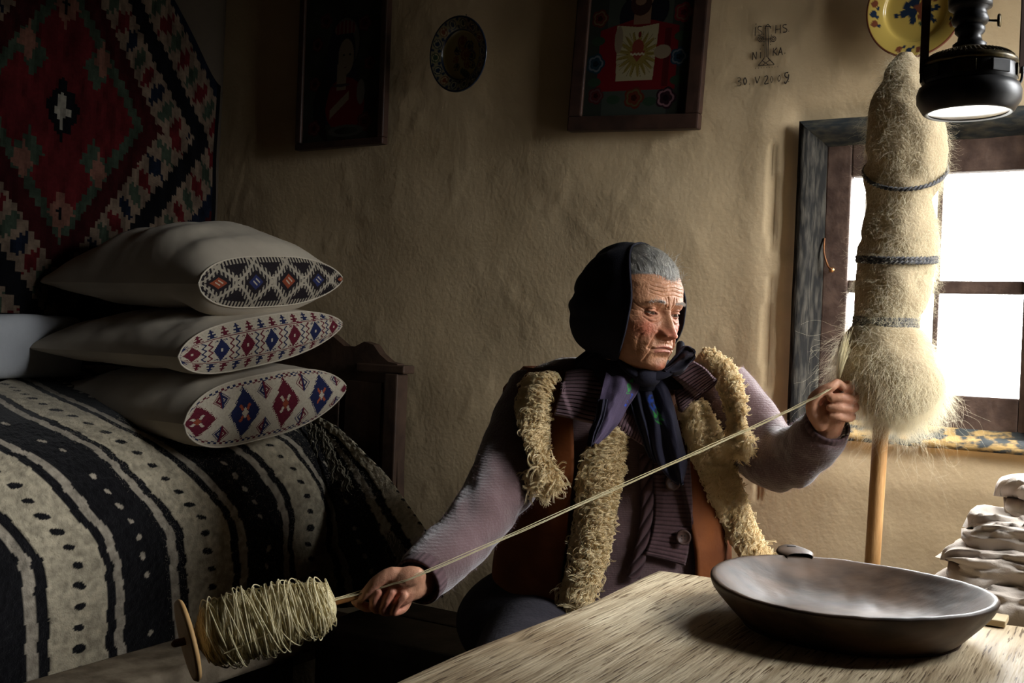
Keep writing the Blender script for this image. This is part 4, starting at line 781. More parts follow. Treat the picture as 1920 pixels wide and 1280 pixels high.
# ------------------------------------------------ distaff with wool
DY = 1.90; dis = empty('distaff', P(1632, 1120, DY + .02) * [1, 1, 0] + [0, 0, .45], 'wooden distaff standing upright, wrapped in a tall bundle of cream wool', 'distaff')
M_stick = mat('turned_stick', (.30, .15, .05), .5, (.42, .23, .09), 16, .0005, 60, stretch=(6, 6, 1)); b0 = P(1655, 750, DY); b1 = P(1636, 1050, DY + .01); dv = (b1 - b0) / np.linalg.norm(b1 - b0); btm = b0 + dv * ((b0[2] - .451) / -dv[2]); tp = P(1694, 135, DY)
V, Fc = tubeVF([btm, b1, b0, P(1680, 400, DY), tp], .0135, 20, round_ends=True); mo('stick', V, Fc, M_stick, dis)
M_wool = mat('raw_wool', (.38, .30, .19), .95, (.27, .205, .12), 9, .002, 220, trans=.25, spec=.05, sheen=.1)
WP = [(100, 1698, 12), (125, 1696, 30), (160, 1696, 47), (205, 1698, 63), (250, 1700, 67), (300, 1698, 71), (345, 1694, 67), (385, 1690, 59), (420, 1688, 66), (450, 1685, 72), (478, 1682, 69), (492, 1680, 65.5), (508, 1679, 67), (540, 1675, 68), (575, 1668, 63), (594, 1663, 57), (607, 1661, 54), (622, 1662, 66), (655, 1663, 84), (690, 1672, 96), (722, 1678, 92), (750, 1680, 76), (775, 1678, 50), (790, 1672, 16)]
WP = spl(WP, 150); cen = P(WP[:, 1], WP[:, 0], DY); cs = WP[:, 2] * DY / 2000; T_ = np.linspace(0, 2 * PI, 96, endpoint=False)
prof_r = cs[:, None] * np.ones(96)[None]; ang_ = T_[None] + 0 * prof_r; zz_ = cen[:, 2][:, None]; dirx = np.stack([np.cos(T_), np.sin(T_), 0 * T_], -1)
q = cen[:, None] + dirx[None] * .07; rr_ = prof_r * (1 + .10 * vn(q, 9, 15) + .07 * fbm(q, 14, 3, 5) + .05 * vn(q + st3(0 * zz_ + T_ * 0, 0, zz_ * 0), 30, 3)); spiral = .085 * np.exp(-((((zz_ - 1.2) * 7 + T_[None] / (2 * PI)) % 1 - .5) / .10) ** 2) * sm(zz_, 1.25, 1.33); rr_ = rr_ * (1 - 1.2 * spiral)
WG = cen[:, None] + dirx[None] * rr_[..., None]; wool = grid('wool_bundle', WG, M_wool, dis, wv=True)
M_fib = mat('wool_fibres', (.74, .66, .48), .8, trans=.5, spec=.1)
def fibres(n, i0, i1, lo, hi, out, down, rad_, seed, k=7):
    r = np.random.default_rng(seed); ii = r.integers(i0, i1, n); jj = r.integers(0, 96, n); b = WG[ii, jj]; nrm = dirx[jj]; tang = np.stack([-nrm[:, 1], nrm[:, 0], 0 * nrm[:, 0]], -1)
    d = nrm * r.uniform(.15, 1, (n, 1)) * out + ZH * (down * r.uniform(.3, 1.2, (n, 1)) + r.normal(0, .25, (n, 1))) + tang * r.normal(0, .42, (n, 1)); d /= np.linalg.norm(d, axis=1)[:, None]; ln = r.uniform(lo, hi, n) ** 1.
    s = np.linspace(0, 1, k); p = b[:, None] - nrm[:, None] * .002 + d[:, None] * (ln[:, None] * s)[..., None]; w1 = r.normal(0, 1, (n, 3)); w2 = r.normal(0, 1, (n, 3)); ph = r.uniform(0, 6, n)
    p = p + (w1[:, None] * np.sin(s * 5 + ph[:, None])[..., None] + w2[:, None] * np.cos(s * 8 + ph[:, None])[..., None]) * (ln[:, None] * .08)[..., None] * s[None, :, None]
    return p
f1 = fibres(20000, 4, 150, .012, .038, .16, -.8, 0, 1); f2 = fibres(9000, 112, 149, .02, .06, .55, -1.1, 0, 2); f3 = fibres(260, 105, 149, .06, .14, .8, -1., 0, 3)
f4 = fibres(6000, 3, 112, .012, .035, .8, -.25, 0, 5)
for nm, f, rr0 in (('short_fibres', f1, .00030), ('fluffy_ends', f2, .00020), ('stray_fibres', f3, .00022), ('edge_fibres', f4, .00016)):
    o = curves(nm, f, np.linspace(1, .4, 7) * rr0 * .45, M_fib, dis); o['kind'] = 'stuff'
M_tie = mat('dark_wool_cord', (.04, .04, .045), .9, (.085, .08, .08), 60, .001, 200)
for (i_, dz0, dz1, n_) in ((485, .006, -.006, 2), (604, .002, -.002, 3), (318, .034, 0., 1)):
    k = int(np.argmin(np.abs(WP[:, 0] - i_))); mbt = MB(); th2 = np.linspace(0, 2 * PI, 120)
    for j in range(n_ * 2):
        r0 = cs[k] * 1.0 + .003 + .0016 * np.cos(th2 * 26 + j * PI); zz3 = dz0 * np.cos(th2 - 1.2) * 1.3 + .0022 * np.sin(th2 * 26 + j * PI) + (j // 2 - (n_ - 1) / 2) * .006
        mbt.add(*tubeVF(cen[k] + np.stack([r0 * np.cos(th2), r0 * np.sin(th2), zz3], -1), .0024, 7))
    mbt.build('binding_cord', M_tie, dis)
# loose wisps under the bundle
ws_ = [P(1815, 770, 1.84), P(1800, 850, 1.85)]
# ------------------------------------------------ the seated woman
pr_ = np.array([.15, 2.24, .45]); person = empty('person', pr_, 'person in a black headscarf and sheepskin vest, seated, spinning cream wool thread', 'person')
# head frame: X her right, Y forward, Z up
yaw = math.radians(38); Fv = np.array([math.sin(yaw), -math.cos(yaw), 0]); Rv = np.array([Fv[1], -Fv[0], 0.])
pit = math.radians(9); Fh = Fv * math.cos(pit) - ZH * math.sin(pit); Uh = ZH * math.cos(pit) + Fv * math.sin(pit); tl = math.radians(2)
Rh_ = Rv * math.cos(tl) + Uh * math.sin(tl); Uh = Uh * math.cos(tl) - Rv * math.sin(tl); HC = P(1193, 574, 2.08)
def HW(p): p = np.asarray(p); return HC + p[..., 0:1] * Rh_ + p[..., 1:2] * Fh + p[..., 2:3] * Uh
def HL(p): p = np.asarray(p) - HC; return np.stack([p @ Rh_, p @ Fh, p @ Uh], -1)
zk = np.array([.102, .0985, .092, .080, .068, .05, .03, .015, 0, -.02, -.04, -.056, -.075, -.088, -.1, -.108, -.114, -.118])
wk_ = np.array([.0, .02, .036, .054, .064, .0715, .0745, .0745, .073, .0715, .069, .0655, .059, .053, .044, .034, .022, .0])
fk = np.array([.0, .018, .038, .062, .076, .086, .0885, .0905, .087, .088, .090, .0925, .094, .0895, .0925, .0885, .076, .045])
bk = np.array([.0, .025, .048, .072, .085, .095, .098, .097, .093, .085, .072, .06, .045, .035, .025, .015, .0, -.03])
nz, nt = 330, 460
zz = np.linspace(zk[0], zk[-1], nz); zz = np.r_[zk[0] - (zk[0] - zk[2]) * np.linspace(0, 1, 24) ** 2, np.linspace(zk[2], -.108, nz), -.108 - .010 * (1 - (1 - np.linspace(0, 1, 20)) ** 2)]; 
_, ix = np.unique(-np.round(zz, 6), return_index=True); zz = zz[ix]
th = np.linspace(-PI, PI, nt * 3); den = 1 + 2.2 * np.exp(-(th / .95) ** 2); cdf = np.cumsum(den); cdf = (cdf - cdf[0]) / (cdf[-1] - cdf[0]); th = np.interp(np.linspace(0, 1, nt, endpoint=False), cdf, th)
ZZ, TT = np.meshgrid(zz, th, indexing='ij'); smi = lambda k: np.interp(ZZ, zk[::-1], k[::-1])
def smooth_k(k):
    zf = np.linspace(zk[-1], zk[0], 600); v = np.interp(zf, zk[::-1], k[::-1]); vs = np.convolve(np.pad(v, 12, mode='edge'), np.hanning(25) / np.hanning(25).sum(), 'valid'); e = np.minimum(np.arange(600), 599 - np.arange(600)) / 30.; e = e.clip(0, 1); v = v * (1 - e) + vs * e; return np.interp(ZZ, zf, v)
Wd, Fd, Bd = smooth_k(wk_), smooth_k(fk), smooth_k(bk); s_, c_ = np.sin(TT), np.cos(TT)
X = Wd * np.sign(s_) * np.abs(s_) ** .92; Y = np.where(c_ > 0, Fd * np.abs(c_) ** .80, -Bd * np.abs(c_) ** .9); front = sm(c_, .05, .35)
g = lambda x0, z0, sx, sz, a: a * np.exp(-((X - x0) / sx) ** 2 - ((ZZ - z0) / sz) ** 2)
D = np.zeros(X.shape); ax_ = np.abs(X); G2 = lambda x0, z0, sx, sz, a: a * np.exp(-((ax_ - x0) / sx) ** 2 - ((ZZ - z0) / sz) ** 2)
# nose
nzk = np.array([.02, .008, 0, -.01, -.018, -.025, -.031, -.037, -.042, -.0470, -.0515, -.057]); nak = np.array([0, .002, .0055, .011, .0165, .0205, .0235, .0250, .0235, .014, .004, 0]); nsk = np.array([.011, .009, .0078, .0083, .0092, .0105, .0125, .0135, .013, .012, .012, .012])
na_ = np.interp(ZZ, nzk[::-1], nak[::-1]); nsg = np.interp(ZZ, nzk[::-1], nsk[::-1]); D += na_ * np.exp(-np.abs(X / nsg) ** 2.4)
D += G2(.0150, -.0395, .0062, .0075, .0120); D += g(0, -.038, .009, .008, .003); D -= G2(.0205, -.040, .0028, .008, .0028); D -= G2(.0075, -.0495, .0042, .0028, .006)
# sockets, brow, eyeball bulge
D -= G2(.0315, .001, .019, .0115, .0125); D -= G2(.012, .001, .006, .010, .0045); D += G2(.028, .0195, .020, .0062, .0040); D += G2(.045, .014, .012, .008, .0025)
ex, ey_, ez_, er_ = .0315, .0665, -.001, .0128
eb = er_ ** 2 - (ax_ - ex) ** 2 - (ZZ - ez_) ** 2; lidy = ey_ + np.sqrt(np.clip(eb, 0, None)) + .0016
ope = (ZZ - (ez_ - .0022 + .0006 * (ax_ - ex) / .01)) ; hgt_u = .0034 * np.clip(1 - ((ax_ - ex) / .0135) ** 2, 0, 1) ** .6; hgt_l = .0030 * np.clip(1 - ((ax_ - ex) / .0135) ** 2, 0, 1) ** .6
Yn = Y + D * front; lid_on = sm(eb, 0, 5e-5) * (c_ > .2); Yn = np.where(lid_on > 0, np.maximum(Yn, lidy * lid_on + Yn * (1 - lid_on)), Yn)
hole = (ope < hgt_u) & (ope > -hgt_l) & (eb > 0) & (c_ > .2); rimd = np.minimum(hgt_u - ope, ope + hgt_l); Yn = np.where(hole, Yn - .0045 * sm(rimd, 0, .0012), Yn)
D2 = np.zeros(X.shape)
D2 += .0016 * np.exp(-((ope - hgt_u - .0012) / .0011) ** 2) * (np.abs(ax_ - ex) < .016); D2 -= .0020 * np.exp(-((ope - hgt_u - .0045) / .0014) ** 2) * np.exp(-((ax_ - ex) / .014) ** 4)
D2 += .0012 * np.exp(-((ope + hgt_l + .001) / .001) ** 2) * (np.abs(ax_ - ex) < .015)
D2 += .0045 * np.exp(-((ope - .0105) / .0045) ** 2) * np.exp(-((ax_ - ex - .006) / .013) ** 2)      # hooded upper lid
D2 += .0022 * np.exp(-((ZZ + .0145 - .006 * ((ax_ - ex) / .016) ** 2) / .0032) ** 2) * np.exp(-((ax_ - ex) / .015) ** 4); D2 -= .0020 * np.exp(-((ZZ + .0205 - .008 * ((ax_ - ex) / .016) ** 2) / .0018) ** 2) * np.exp(-((ax_ - ex + .002) / .016) ** 4)
# cheeks, folds, mouth, chin
D2 += G2(.046, -.027, .016, .014, .0050); D2 += G2(.036, -.062, .013, .016, .0030); D2 += G2(.042, -.088, .012, .012, .004); D2 -= G2(.050, -.052, .010, .014, .002)
def crease(pts, a, s):
    out = np.zeros(X.shape); p = spl(np.array(pts), 40)
    for (x0, z0) in p: out = np.maximum(out, np.exp(-(((ax_ - x0) ** 2 + (ZZ - z0) ** 2) / s ** 2)))
    return a * out
D2 -= crease([(.0195, -.036), (.0255, -.046), (.031, -.057), (.033, -.068)], .0036, .0026); D2 += crease([(.025, -.038), (.031, -.048), (.037, -.060)], .0020, .004)
D2 -= crease([(.0265, -.068), (.0300, -.080), (.031, -.095)], .0028, .0022); D2 -= crease([(.047, -.045), (.0475, -.062), (.044, -.08)], .0016, .0022)
mz = ZZ + .0660 + .0045 * (ax_ / .026) ** 2 ; mw = sm(.0275 - ax_, 0, .006)
D2 -= .0042 * np.exp(-(mz / .0013) ** 2) * mw; D2 += .0032 * np.exp(-((mz - .0042) / .0026) ** 2) * mw; D2 += .0038 * np.exp(-((mz + .0048) / .0030) ** 2) * sm(.022 - ax_, 0, .008)
D2 -= G2(.027, -.070, .004, .004, .0020); D2 -= g(0, -.0825, .017, .0045, .0034); D2 += g(0, -.1035, .015, .0085, .0045); D2 -= g(0, -.057, .0028, .005, .0012)
for k in range(-5, 6): D2 -= .0006 * np.exp(-((X - k * .0042 - .001 * np.sin(k)) / .0008) ** 2) * np.exp(-((ZZ + .058) / .005) ** 2)
# wrinkles
ph = .0022 * vn(st3(X * 60, 0 * X, 3.), 1, 3) + .0020 * np.cos(X * 95)
for k, z0 in enumerate((.0335, .0405, .0475, .0555, .064)): D2 -= (.0014, .0017, .0015, .0012, .0008)[k] * np.exp(-((ZZ - z0 - ph - .0006 * vn(st3(X * 150, k, 0), 1, 4)) / .00115) ** 2) * sm(.05 - ax_, 0, .012)
D2 -= crease([(.0050, .010), (.0060, .020), (.0085, .030)], .0028, .0015); D2 -= crease([(.0125, .014), (.014, .022), (.015, .028)], .0014, .0013); D2 -= .0018 * np.exp(-((ZZ - .0065) / .0012) ** 2) * np.exp(-(X / .010) ** 2)
for (a0, a1) in (((.049, .003), (.062, .010)), ((.050, -.002), (.064, -.001)), ((.049, -.007), (.062, -.012)), ((.046, -.013), (.058, -.021)), ((.040, -.022), (.052, -.030)), ((.050, -.034), (.058, -.046)), ((.043, -.038), (.050, -.052))): D2 -= crease([a0, ((a0[0] + a1[0]) / 2, (a0[1] + a1[1]) / 2 - .0012), a1], .0011, .0012)
q3 = st3(X, Yn, ZZ); D2 += .0004 * fbm(q3, 330, 2, 3) + .0009 * fbm(q3, 70, 2, 5)
Yn = Yn + D2 * front * (~hole)
# ears are under the scarf; colour
C = np.zeros(X.shape + (3,)) + np.array((.40, .19, .10)); C = mixc(C, (.42, .13, .075), 1.1 * np.exp(-((ax_ - .040) / .018) ** 2 - ((ZZ + .032) / .018) ** 2) + 1.1 * np.exp(-(X / .016) ** 2 - ((ZZ + .036) / .012) ** 2) + .8 * np.exp(-(X / .016) ** 2 - ((ZZ + .103) / .010) ** 2))
C = mixc(C, (.36, .15, .09), .8 * np.exp(-((ax_ - ex) / .019) ** 2 - ((ZZ + .004) / .013) ** 2)); lipm = (np.exp(-((mz - .003) / .0028) ** 2) + np.exp(-((mz + .0045) / .0032) ** 2)) * sm(.024 - ax_, 0, .004) * (c_ > .2); C = mixc(C, (.33, .10, .075), .8 * lipm)
C = mixc(C, (.18, .07, .05), hole | (np.exp(-(mz / .0009) ** 2) * mw * (c_ > .2) > .5)); C = mixc(C, (.30, .22, .17), .55 * np.exp(-((ax_ - .030) / .018) ** 4 - ((ZZ - .0175 - .004 * (1 - ((ax_ - .026) / .02) ** 2)) / .0030) ** 2) * (.6 + .6 * vn(q3, 500, 3)))
C = C * (1 + .10 * fbm(q3, 60, 3, 8) + .05 * vn(q3, 260, 9))[..., None]; hairm = sm(ZZ - (.067 - .2 * np.clip(ax_ - .035, 0, 1) - .25 * np.clip(ax_ - .055, 0, 1)), 0, .004); C = mixc(C, (.16, .15, .14), np.maximum(hairm, sm(-Yn, -.02, 0)))
headG = HW(st3(X, Yn, ZZ)); hV = headG.reshape(-1, 3); hC = C.reshape(-1, 3).clip(0, 1); hn = len(zz); hQ = gridF(hn, nt, False, True)
# body under the clothes, with arms and hands: one skinned surface by voxel union
TF = math.radians(4); tF = np.array([math.sin(TF), -math.cos(TF), 0]); tR = np.array([math.cos(TF), math.sin(TF), 0])        # torso: forward, and towards picture right
tz = np.array([.40, .50, .62, .75, .88, .98, 1.04, 1.085, 1.11]); tw = np.array([.200, .205, .205, .204, .194, .186, .172, .120, .065]); td = np.array([.175, .175, .165, .155, .148, .132, .112, .085, .06])
tcx = np.array([.215, .222, .226, .226, .216, .204, .192, .178, .170]); tcy = np.array([2.24, 2.235, 2.225, 2.215, 2.215, 2.225, 2.23, 2.225, 2.21])
def TS(phi, z, off=0., up_=0.):
    """torso surface, phi 0 at the front, positive to picture right"""
    W_, D_ = np.interp(z, tz, tw) + off, np.interp(z, tz, td) + off; s, c = np.sin(phi), np.cos(phi); lx, ly = W_ * np.sign(s) * np.abs(s) ** .85, D_ * np.sign(c) * np.abs(c) ** .85
    cc = np.stack([np.interp(z, tz, tcx), np.interp(z, tz, tcy), np.asarray(z) + 0. * phi + up_], -1); return cc + lx[..., None] * tR + ly[..., None] * tF
def loftVF(off, z0=.40, z1=1.115, n=46, m_=48, hf=0.):
    z = np.linspace(z0, z1, n); a = np.linspace(0, 2 * PI, m_, endpoint=False); Zg, Ag = np.meshgrid(z, a, indexing='ij'); G = TS(Ag, Zg, off)
    V = G.reshape(-1, 3).tolist(); Fc = [tuple(x) for x in gridF(n, m_, False, True)]; Fc += [tuple(range(m_))[::-1], tuple((n - 1) * m_ + i for i in range(m_))]; return V, Fc
def ellVF(c, rx, ry, rz, ex=(1, 0, 0), ey=(0, 1, 0), ez=(0, 0, 1), n=18, m_=24):
    a = np.linspace(0, PI, n + 1)[1:-1]; b = np.linspace(0, 2 * PI, m_, endpoint=False); A, B = np.meshgrid(a, b, indexing='ij'); ex, ey, ez = map(lambda v: np.asarray(v) / np.linalg.norm(v), (ex, ey, ez))
    f = lambda x, y, z: np.asarray(c) + np.multiply.outer(x, ex) * rx + np.multiply.outer(y, ey) * ry + np.multiply.outer(z, ez) * rz
    G = f(np.sin(A) * np.cos(B), np.sin(A) * np.sin(B), np.cos(A)); V = G.reshape(-1, 3).tolist(); nn = len(a); Fc = [tuple(x) for x in gridF(nn, m_, False, True)]
    V += [f(0., 0., 1.).tolist(), f(0., 0., -1.).tolist()]; t, b_ = nn * m_, nn * m_ + 1; Fc += [(t, i, (i + 1) % m_)[::-1] for i in range(m_)] + [(b_, (nn - 1) * m_ + (i + 1) % m_, (nn - 1) * m_ + i)[::-1] for i in range(m_)]; return V, Fc
RA = [(1012, 742, 2.215, .058), (985, 800, 2.17, .056), (950, 890, 2.08, .050), (905, 965, 1.98, .044), (850, 1025, 1.90, .041), (800, 1075, 1.82, .033), (775, 1092, 1.79, .029), (755, 1098, 1.775, .028)]
LA = [(1352, 728, 2.20, .058), (1395, 790, 2.17, .056), (1435, 845, 2.13, .052), (1472, 868, 2.07, .048), (1512, 842, 1.99, .042), (1540, 812, 1.92, .033), (1550, 795, 1.90, .029), (1556, 778, 1.888, .029)]
def armpath(A, n=40): A = np.array(A); s = spl(A, n); return P(s[:, 0], s[:, 1], s[:, 2]), s[:, 3]
parts = []
parts.append(loftVF(-.03, z1=1.10)); 
for A in (RA, LA): p_, r_ = armpath(A); parts.append(tubeVF(p_, r_, 20, round_ends=True))
nk0 = HW(np.array([0, -.015, -.09])); parts.append(tubeVF([[.165, 2.22, 1.04], (nk0 + [.165, 2.20, 1.06]) / 2, nk0], [.062, .054, .052], 20, round_ends=True))
for sg in (-1, 1):
    hip = np.array([.168 + sg * .09, 2.20, .535]); kn = np.array([.13 + sg * .11, 1.80, .54]); an_ = np.array([.13 + sg * .10, 1.86, .07]); parts.append(tubeVF([hip, (hip + kn) / 2, kn], [.085, .078, .062], 16, round_ends=True)); parts.append(tubeVF([kn, (kn + an_) / 2 + [0, .01, .03], an_], [.058, .052, .036], 16, round_ends=True)); parts.append(ellVF(an_ + [0, -.07, -.03], .04, .12, .033))
# right hand (picture left): curled round the spindle tip, thumb on top
HY = 1.765
def hp3(L_): return np.array([P(a_, b_, HY + c_) for a_, b_, c_ in L_])
def chain(L_, r): parts.append(tubeVF(spl(hp3(L_), 16), np.interp(np.linspace(0, 1, 16), np.linspace(0, 1, len(r)), r), 14, round_ends=True))
xa = P(720, 1100, HY) - P(775, 1088, HY)
parts.append(ellVF(P(752, 1098, HY + .004), .042, .033, .018, xa, ZH * 1. + RR * .25, FF))
parts.append(ellVF(P(757, 1084, HY - .008), .034, .019, .017, xa, ZH, FF)); parts.append(ellVF(P(745, 1118, HY + .004), .034, .020, .017, xa, ZH, FF))
chain([(770, 1082, .0), (735, 1076, -.012), (707, 1090, -.018), (693, 1104, -.018), (680, 1118, -.014), (673, 1122, -.012)], [.0125, .0125, .0105, .0092, .0088, .0075])   # thumb
chain([(740, 1118, .018), (712, 1132, .012), (690, 1138, .002), (674, 1132, -.006), (666, 1127, -.008)], [.0090, .0090, .0086, .0078, .0070])
chain([(748, 1122, .020), (722, 1138, .012), (704, 1140, -.006), (702, 1124, -.016), (709, 1110, -.018)], [.0090, .0090, .0087, .0080, .0074])
chain([(756, 1124, .022), (738, 1142, .014), (718, 1144, -.004), (724, 1126, -.016), (734, 1110, -.018)], [.0090, .0090, .0086, .0080, .0072])
chain([(766, 1122, .022), (756, 1140, .014), (737, 1146, -.002), (745, 1130, -.014), (758, 1117, -.016)], [.0080, .0080, .0078, .0074, .0068])
# left hand (picture right): pinching the fibres, fingers folded
HY = 1.872
parts.append(ellVF(P(1554, 770, HY + .010), .031, .036, .015, RR, ZH + RR * .15, FF)); parts.append(ellVF(P(1542, 776, HY + .002), .016, .028, .017, RR, ZH, FF))
chain([(1538, 796, .0), (1524, 772, -.006), (1526, 748, -.014), (1543, 732, -.022), (1560, 724, -.026), (1569, 717, -.024)], [.0120, .0120, .0108, .0094, .0086, .0072])   # thumb
chain([(1552, 742, .014), (1572, 728, .014), (1592, 722, .004), (1594, 727, -.012), (1582, 726, -.022), (1573, 718, -.024)], [.0092, .0092, .0088, .0082, .0078, .0070])
chain([(1560, 752, .016), (1584, 742, .016), (1602, 743, .002), (1596, 748, -.018), (1576, 745, -.029), (1558, 746, -.028)], [.0092, .0092, .0088, .0086, .0080, .0072])
chain([(1562, 768, .016), (1586, 760, .014), (1602, 762, .0), (1595, 766, -.018), (1575, 764, -.028), (1556, 764, -.026)], [.0090, .0090, .0087, .0084, .0078, .0070])
chain([(1562, 784, .014), (1582, 778, .012), (1597, 780, -.002), (1589, 784, -.016), (1572, 781, -.025), (1557, 780, -.023)], [.0080, .0080, .0078, .0075, .0072, .0064])
mb_ = MB()
for V, Fc in parts: mb_.add(V, Fc)
bme = remesh(mb_.V, mb_.F, .0021, 2, .5); bV = getco(bme); loops = np.empty(len(bme.loops), np.int32); bme.loops.foreach_get('vertex_index', loops); tot = np.empty(len(bme.polygons), np.int32); bme.polygons.foreach_get('loop_total', tot)
assert (tot == 4).all(); bQ = loops.reshape(-1, 4); bpy.data.meshes.remove(bme)
dR = np.linalg.norm(bV - P(725, 1115, 1.77), axis=1); dL = np.linalg.norm(bV - P(1575, 745, 1.88), axis=1)
bC = np.zeros((len(bV), 3)) + np.array((.46, .225, .135)); bC = mixc(bC, (.52, .17, .12), sm(-dR, -.055, -.02) * .7 + sm(-dL, -.05, -.015) * .7); bC *= (1 + .12 * fbm(bV, 60, 3, 4))[:, None]
bV = bV + (.0005 * fbm(bV, 160, 2, 6))[:, None] * tF
V = np.vstack([bV, hV]); Q = np.vstack([bQ, hQ[:, ::-1] + len(bV)]); me = fast_mesh('body', V, Q); at = me.color_attributes.new('Col', 'FLOAT_COLOR', 'POINT'); cc = np.ones((len(V), 4), np.float32); cc[:, :3] = np.vstack([bC, hC]); at.data.foreach_set('color', cc.ravel())
M_skin = mat('weathered_skin', attr='Col', rough=.52, bump=.0005, bscale=420, spec=.3, sss=.10)
body = finish('body', me, M_skin, person)
# eyes
M_eye = mat('eye_surface', attr='Col', rough=.08, spec=.6, coat=.5)
for sg in (-1, 1):
    a = np.linspace(0.0001, PI, 60); b = np.linspace(0, 2 * PI, 60, endpoint=False); A, B = np.meshgrid(a, b, indexing='ij'); gz = np.array([-.10, 1, -.26]); gz /= np.linalg.norm(gz); xx = np.cross(gz, [0, 0, 1.]); xx /= np.linalg.norm(xx); yy = np.cross(xx, gz)
    L = np.array([sg * ex, ey_, ez_]) + .0125 * ((np.sin(A) * np.cos(B))[..., None] * xx + (np.sin(A) * np.sin(B))[..., None] * yy + np.cos(A)[..., None] * gz); C = np.zeros(A.shape + (3,)) + np.array((.33, .25, .20)); C = mixc(C, (.05, .025, .014), A < .56); C = mixc(C, (.004, .004, .004), A < .2)
    grid('eye', HW(L), M_eye, person, col=C, wv=True)
# hair swept back from the brow
n = 5200; r2 = np.random.default_rng(11); x0 = r2.uniform(-.066, .066, n); hl = .047 - .25 * np.clip(np.abs(x0) - .035, 0, 1) - 1.2 * np.clip(np.abs(x0) - .055, 0, 1); layer = r2.uniform(0, 1, n) ** 2.6 * .055 - .002
K = 12; s = np.linspace(0, 1, K); ang0 = (hl + layer * .5) ; rz = .118; pts = []
def skull(x, t, off):       # t angle from forward to crown to back
    rx = .079; k = np.sqrt(np.clip(1 - (x / rx) ** 2, .02, 1)); return np.stack([x, -.004 + (.093 + off) * k * np.cos(t), (.101 + off) * k * np.sin(t)], -1)
t0 = np.arcsin(np.clip((hl) / (.101 * np.sqrt(1 - (x0 / .079) ** 2)), -.3, .96)) + layer * 9; t0 = t0 + r2.normal(0, .02, n); T = t0[:, None] + s[None] * r2.uniform(.5, 1.0, n)[:, None]; Xs = x0[:, None] * (1 + .12 * s[None]) + (r2.normal(0, .004, n)[:, None]) * s[None] + .0025 * np.sin(s[None] * 7 + r2.uniform(0, 6, n)[:, None])
offs = .0008 + .017 * np.sin(np.minimum(s, 1) * PI * .6)[None] * r2.uniform(.5, 1.1, n)[:, None] + .0016 * np.sin(x0 * 500)[:, None] * s[None]; HP = HW(skull(np.clip(Xs, -.077, .077), T, offs))
M_hair = mat('grey_hair', (.40, .38, .35), .45, (.60, .57, .52), 60, spec=.5); hr = curves('hair', HP, np.linspace(1, .5, K) * .00036, M_hair, person)
n = 160; x0 = r2.uniform(-.07, .02, n); base = HW(skull(x0, np.full(n, 1.0) + r2.normal(0, .2, n), .004)); dr = r2.normal(0, .5, (n, 3)) + Uh * .5 + Fh * .5; s9 = np.linspace(0, 1, 8)[None, :, None]; fly = base[:, None] + dr[:, None] * s9 * .022 + .003 * np.sin(s9 * 6 + r2.uniform(0, 6, (n, 1, 1))) * r2.normal(0, 1, (n, 1, 3)); curves('loose_hairs', fly, .00015, M_hair, person)
n = 260; x0 = r2.choice([-1, 1], n) * r2.uniform(.012, .046, n); zb_ = .0175 + .004 * (1 - ((np.abs(x0) - .026) / .02) ** 2) + r2.normal(0, .0014, n); i_ = np.array([np.argmin((X - a_) ** 2 + (ZZ - b_) ** 2 + (c_ < .2) * 1.) for a_, b_ in zip(x0, zb_)]); bb_ = st3(X, Yn, ZZ).reshape(-1, 3)[i_]; dr = np.stack([np.sign(x0) * .8, .5 + 0 * x0, r2.normal(.1, .2, n)], -1); sb_ = np.linspace(0, 1, 4)[None, :, None]; curves('eyebrow_hairs', HW(bb_[:, None] + dr[:, None] * sb_ * .006), .00016, M_hair, person)

# ---- clothes
M_knit = mat('mauve_knit', (.078, .044, .044), .95, (.125, .075, .078), 12, .0016, 170, spec=.08, sheen=.5, wave=('Z', 75, .00025))
M_rib = mat('mauve_ribbing', attr='Col', rough=.95, bump=.0006, bscale=240, spec=.08, sheen=.1)
RS = [(1020, 735, 2.215, .074), (988, 800, 2.17, .074), (950, 890, 2.08, .068), (905, 962, 1.98, .060), (855, 1020, 1.90, .054), (815, 1058, 1.84, .047), (789, 1084, 1.80, .042)]
LS = [(1342, 722, 2.20, .072), (1392, 790, 2.17, .070), (1432, 842, 2.13, .066), (1468, 862, 2.07, .062), (1508, 846, 1.99, .054), (1535, 818, 1.93, .045), (1548, 800, 1.905, .040)]
mb_ = MB(); mb_.add(*loftVF(.012, z0=.62, z1=1.11))
cuffs = []
for A in (RS, LS): p_, r_ = armpath(A, 46); mb_.add(*tubeVF(p_, r_, 28)); cuffs.append((p_, r_))
cme = remesh(mb_.V, mb_.F, .0040, 14, .6); cV = getco(cme); cN = getno(cme)
arm = np.minimum(np.min(np.linalg.norm(cV[:, None] - cuffs[0][0][None, ::3], axis=2), 1), np.min(np.linalg.norm(cV[:, None] - cuffs[1][0][None, ::3], axis=2), 1)); am = sm(-arm, -.11, -.075)
fo = .0055 * fbm(cV, 11, 3, 31) * am; elb = P(1450, 870, 2.05); dd = np.linalg.norm(cV - elb, axis=1); fo += -.0075 * np.exp(-(dd / .11) ** 2) * np.abs(np.sin((cV[:, 0] * .75 + cV[:, 2] * .35) * 68 + 2 * vn(cV, 9, 3))) ** 4
elb = P(920, 950, 2.0); dd = np.linalg.norm(cV - elb, axis=1); fo += -.006 * np.exp(-(dd / .13) ** 2) * np.abs(np.sin((cV[:, 0] * .9 + cV[:, 2] * .2) * 42 + 2 * vn(cV, 7, 6))) ** 4
setco(cme, cV + cN * fo[:, None]); cme.name = 'cardigan'; card = finish('cardigan', cme, M_knit, person)
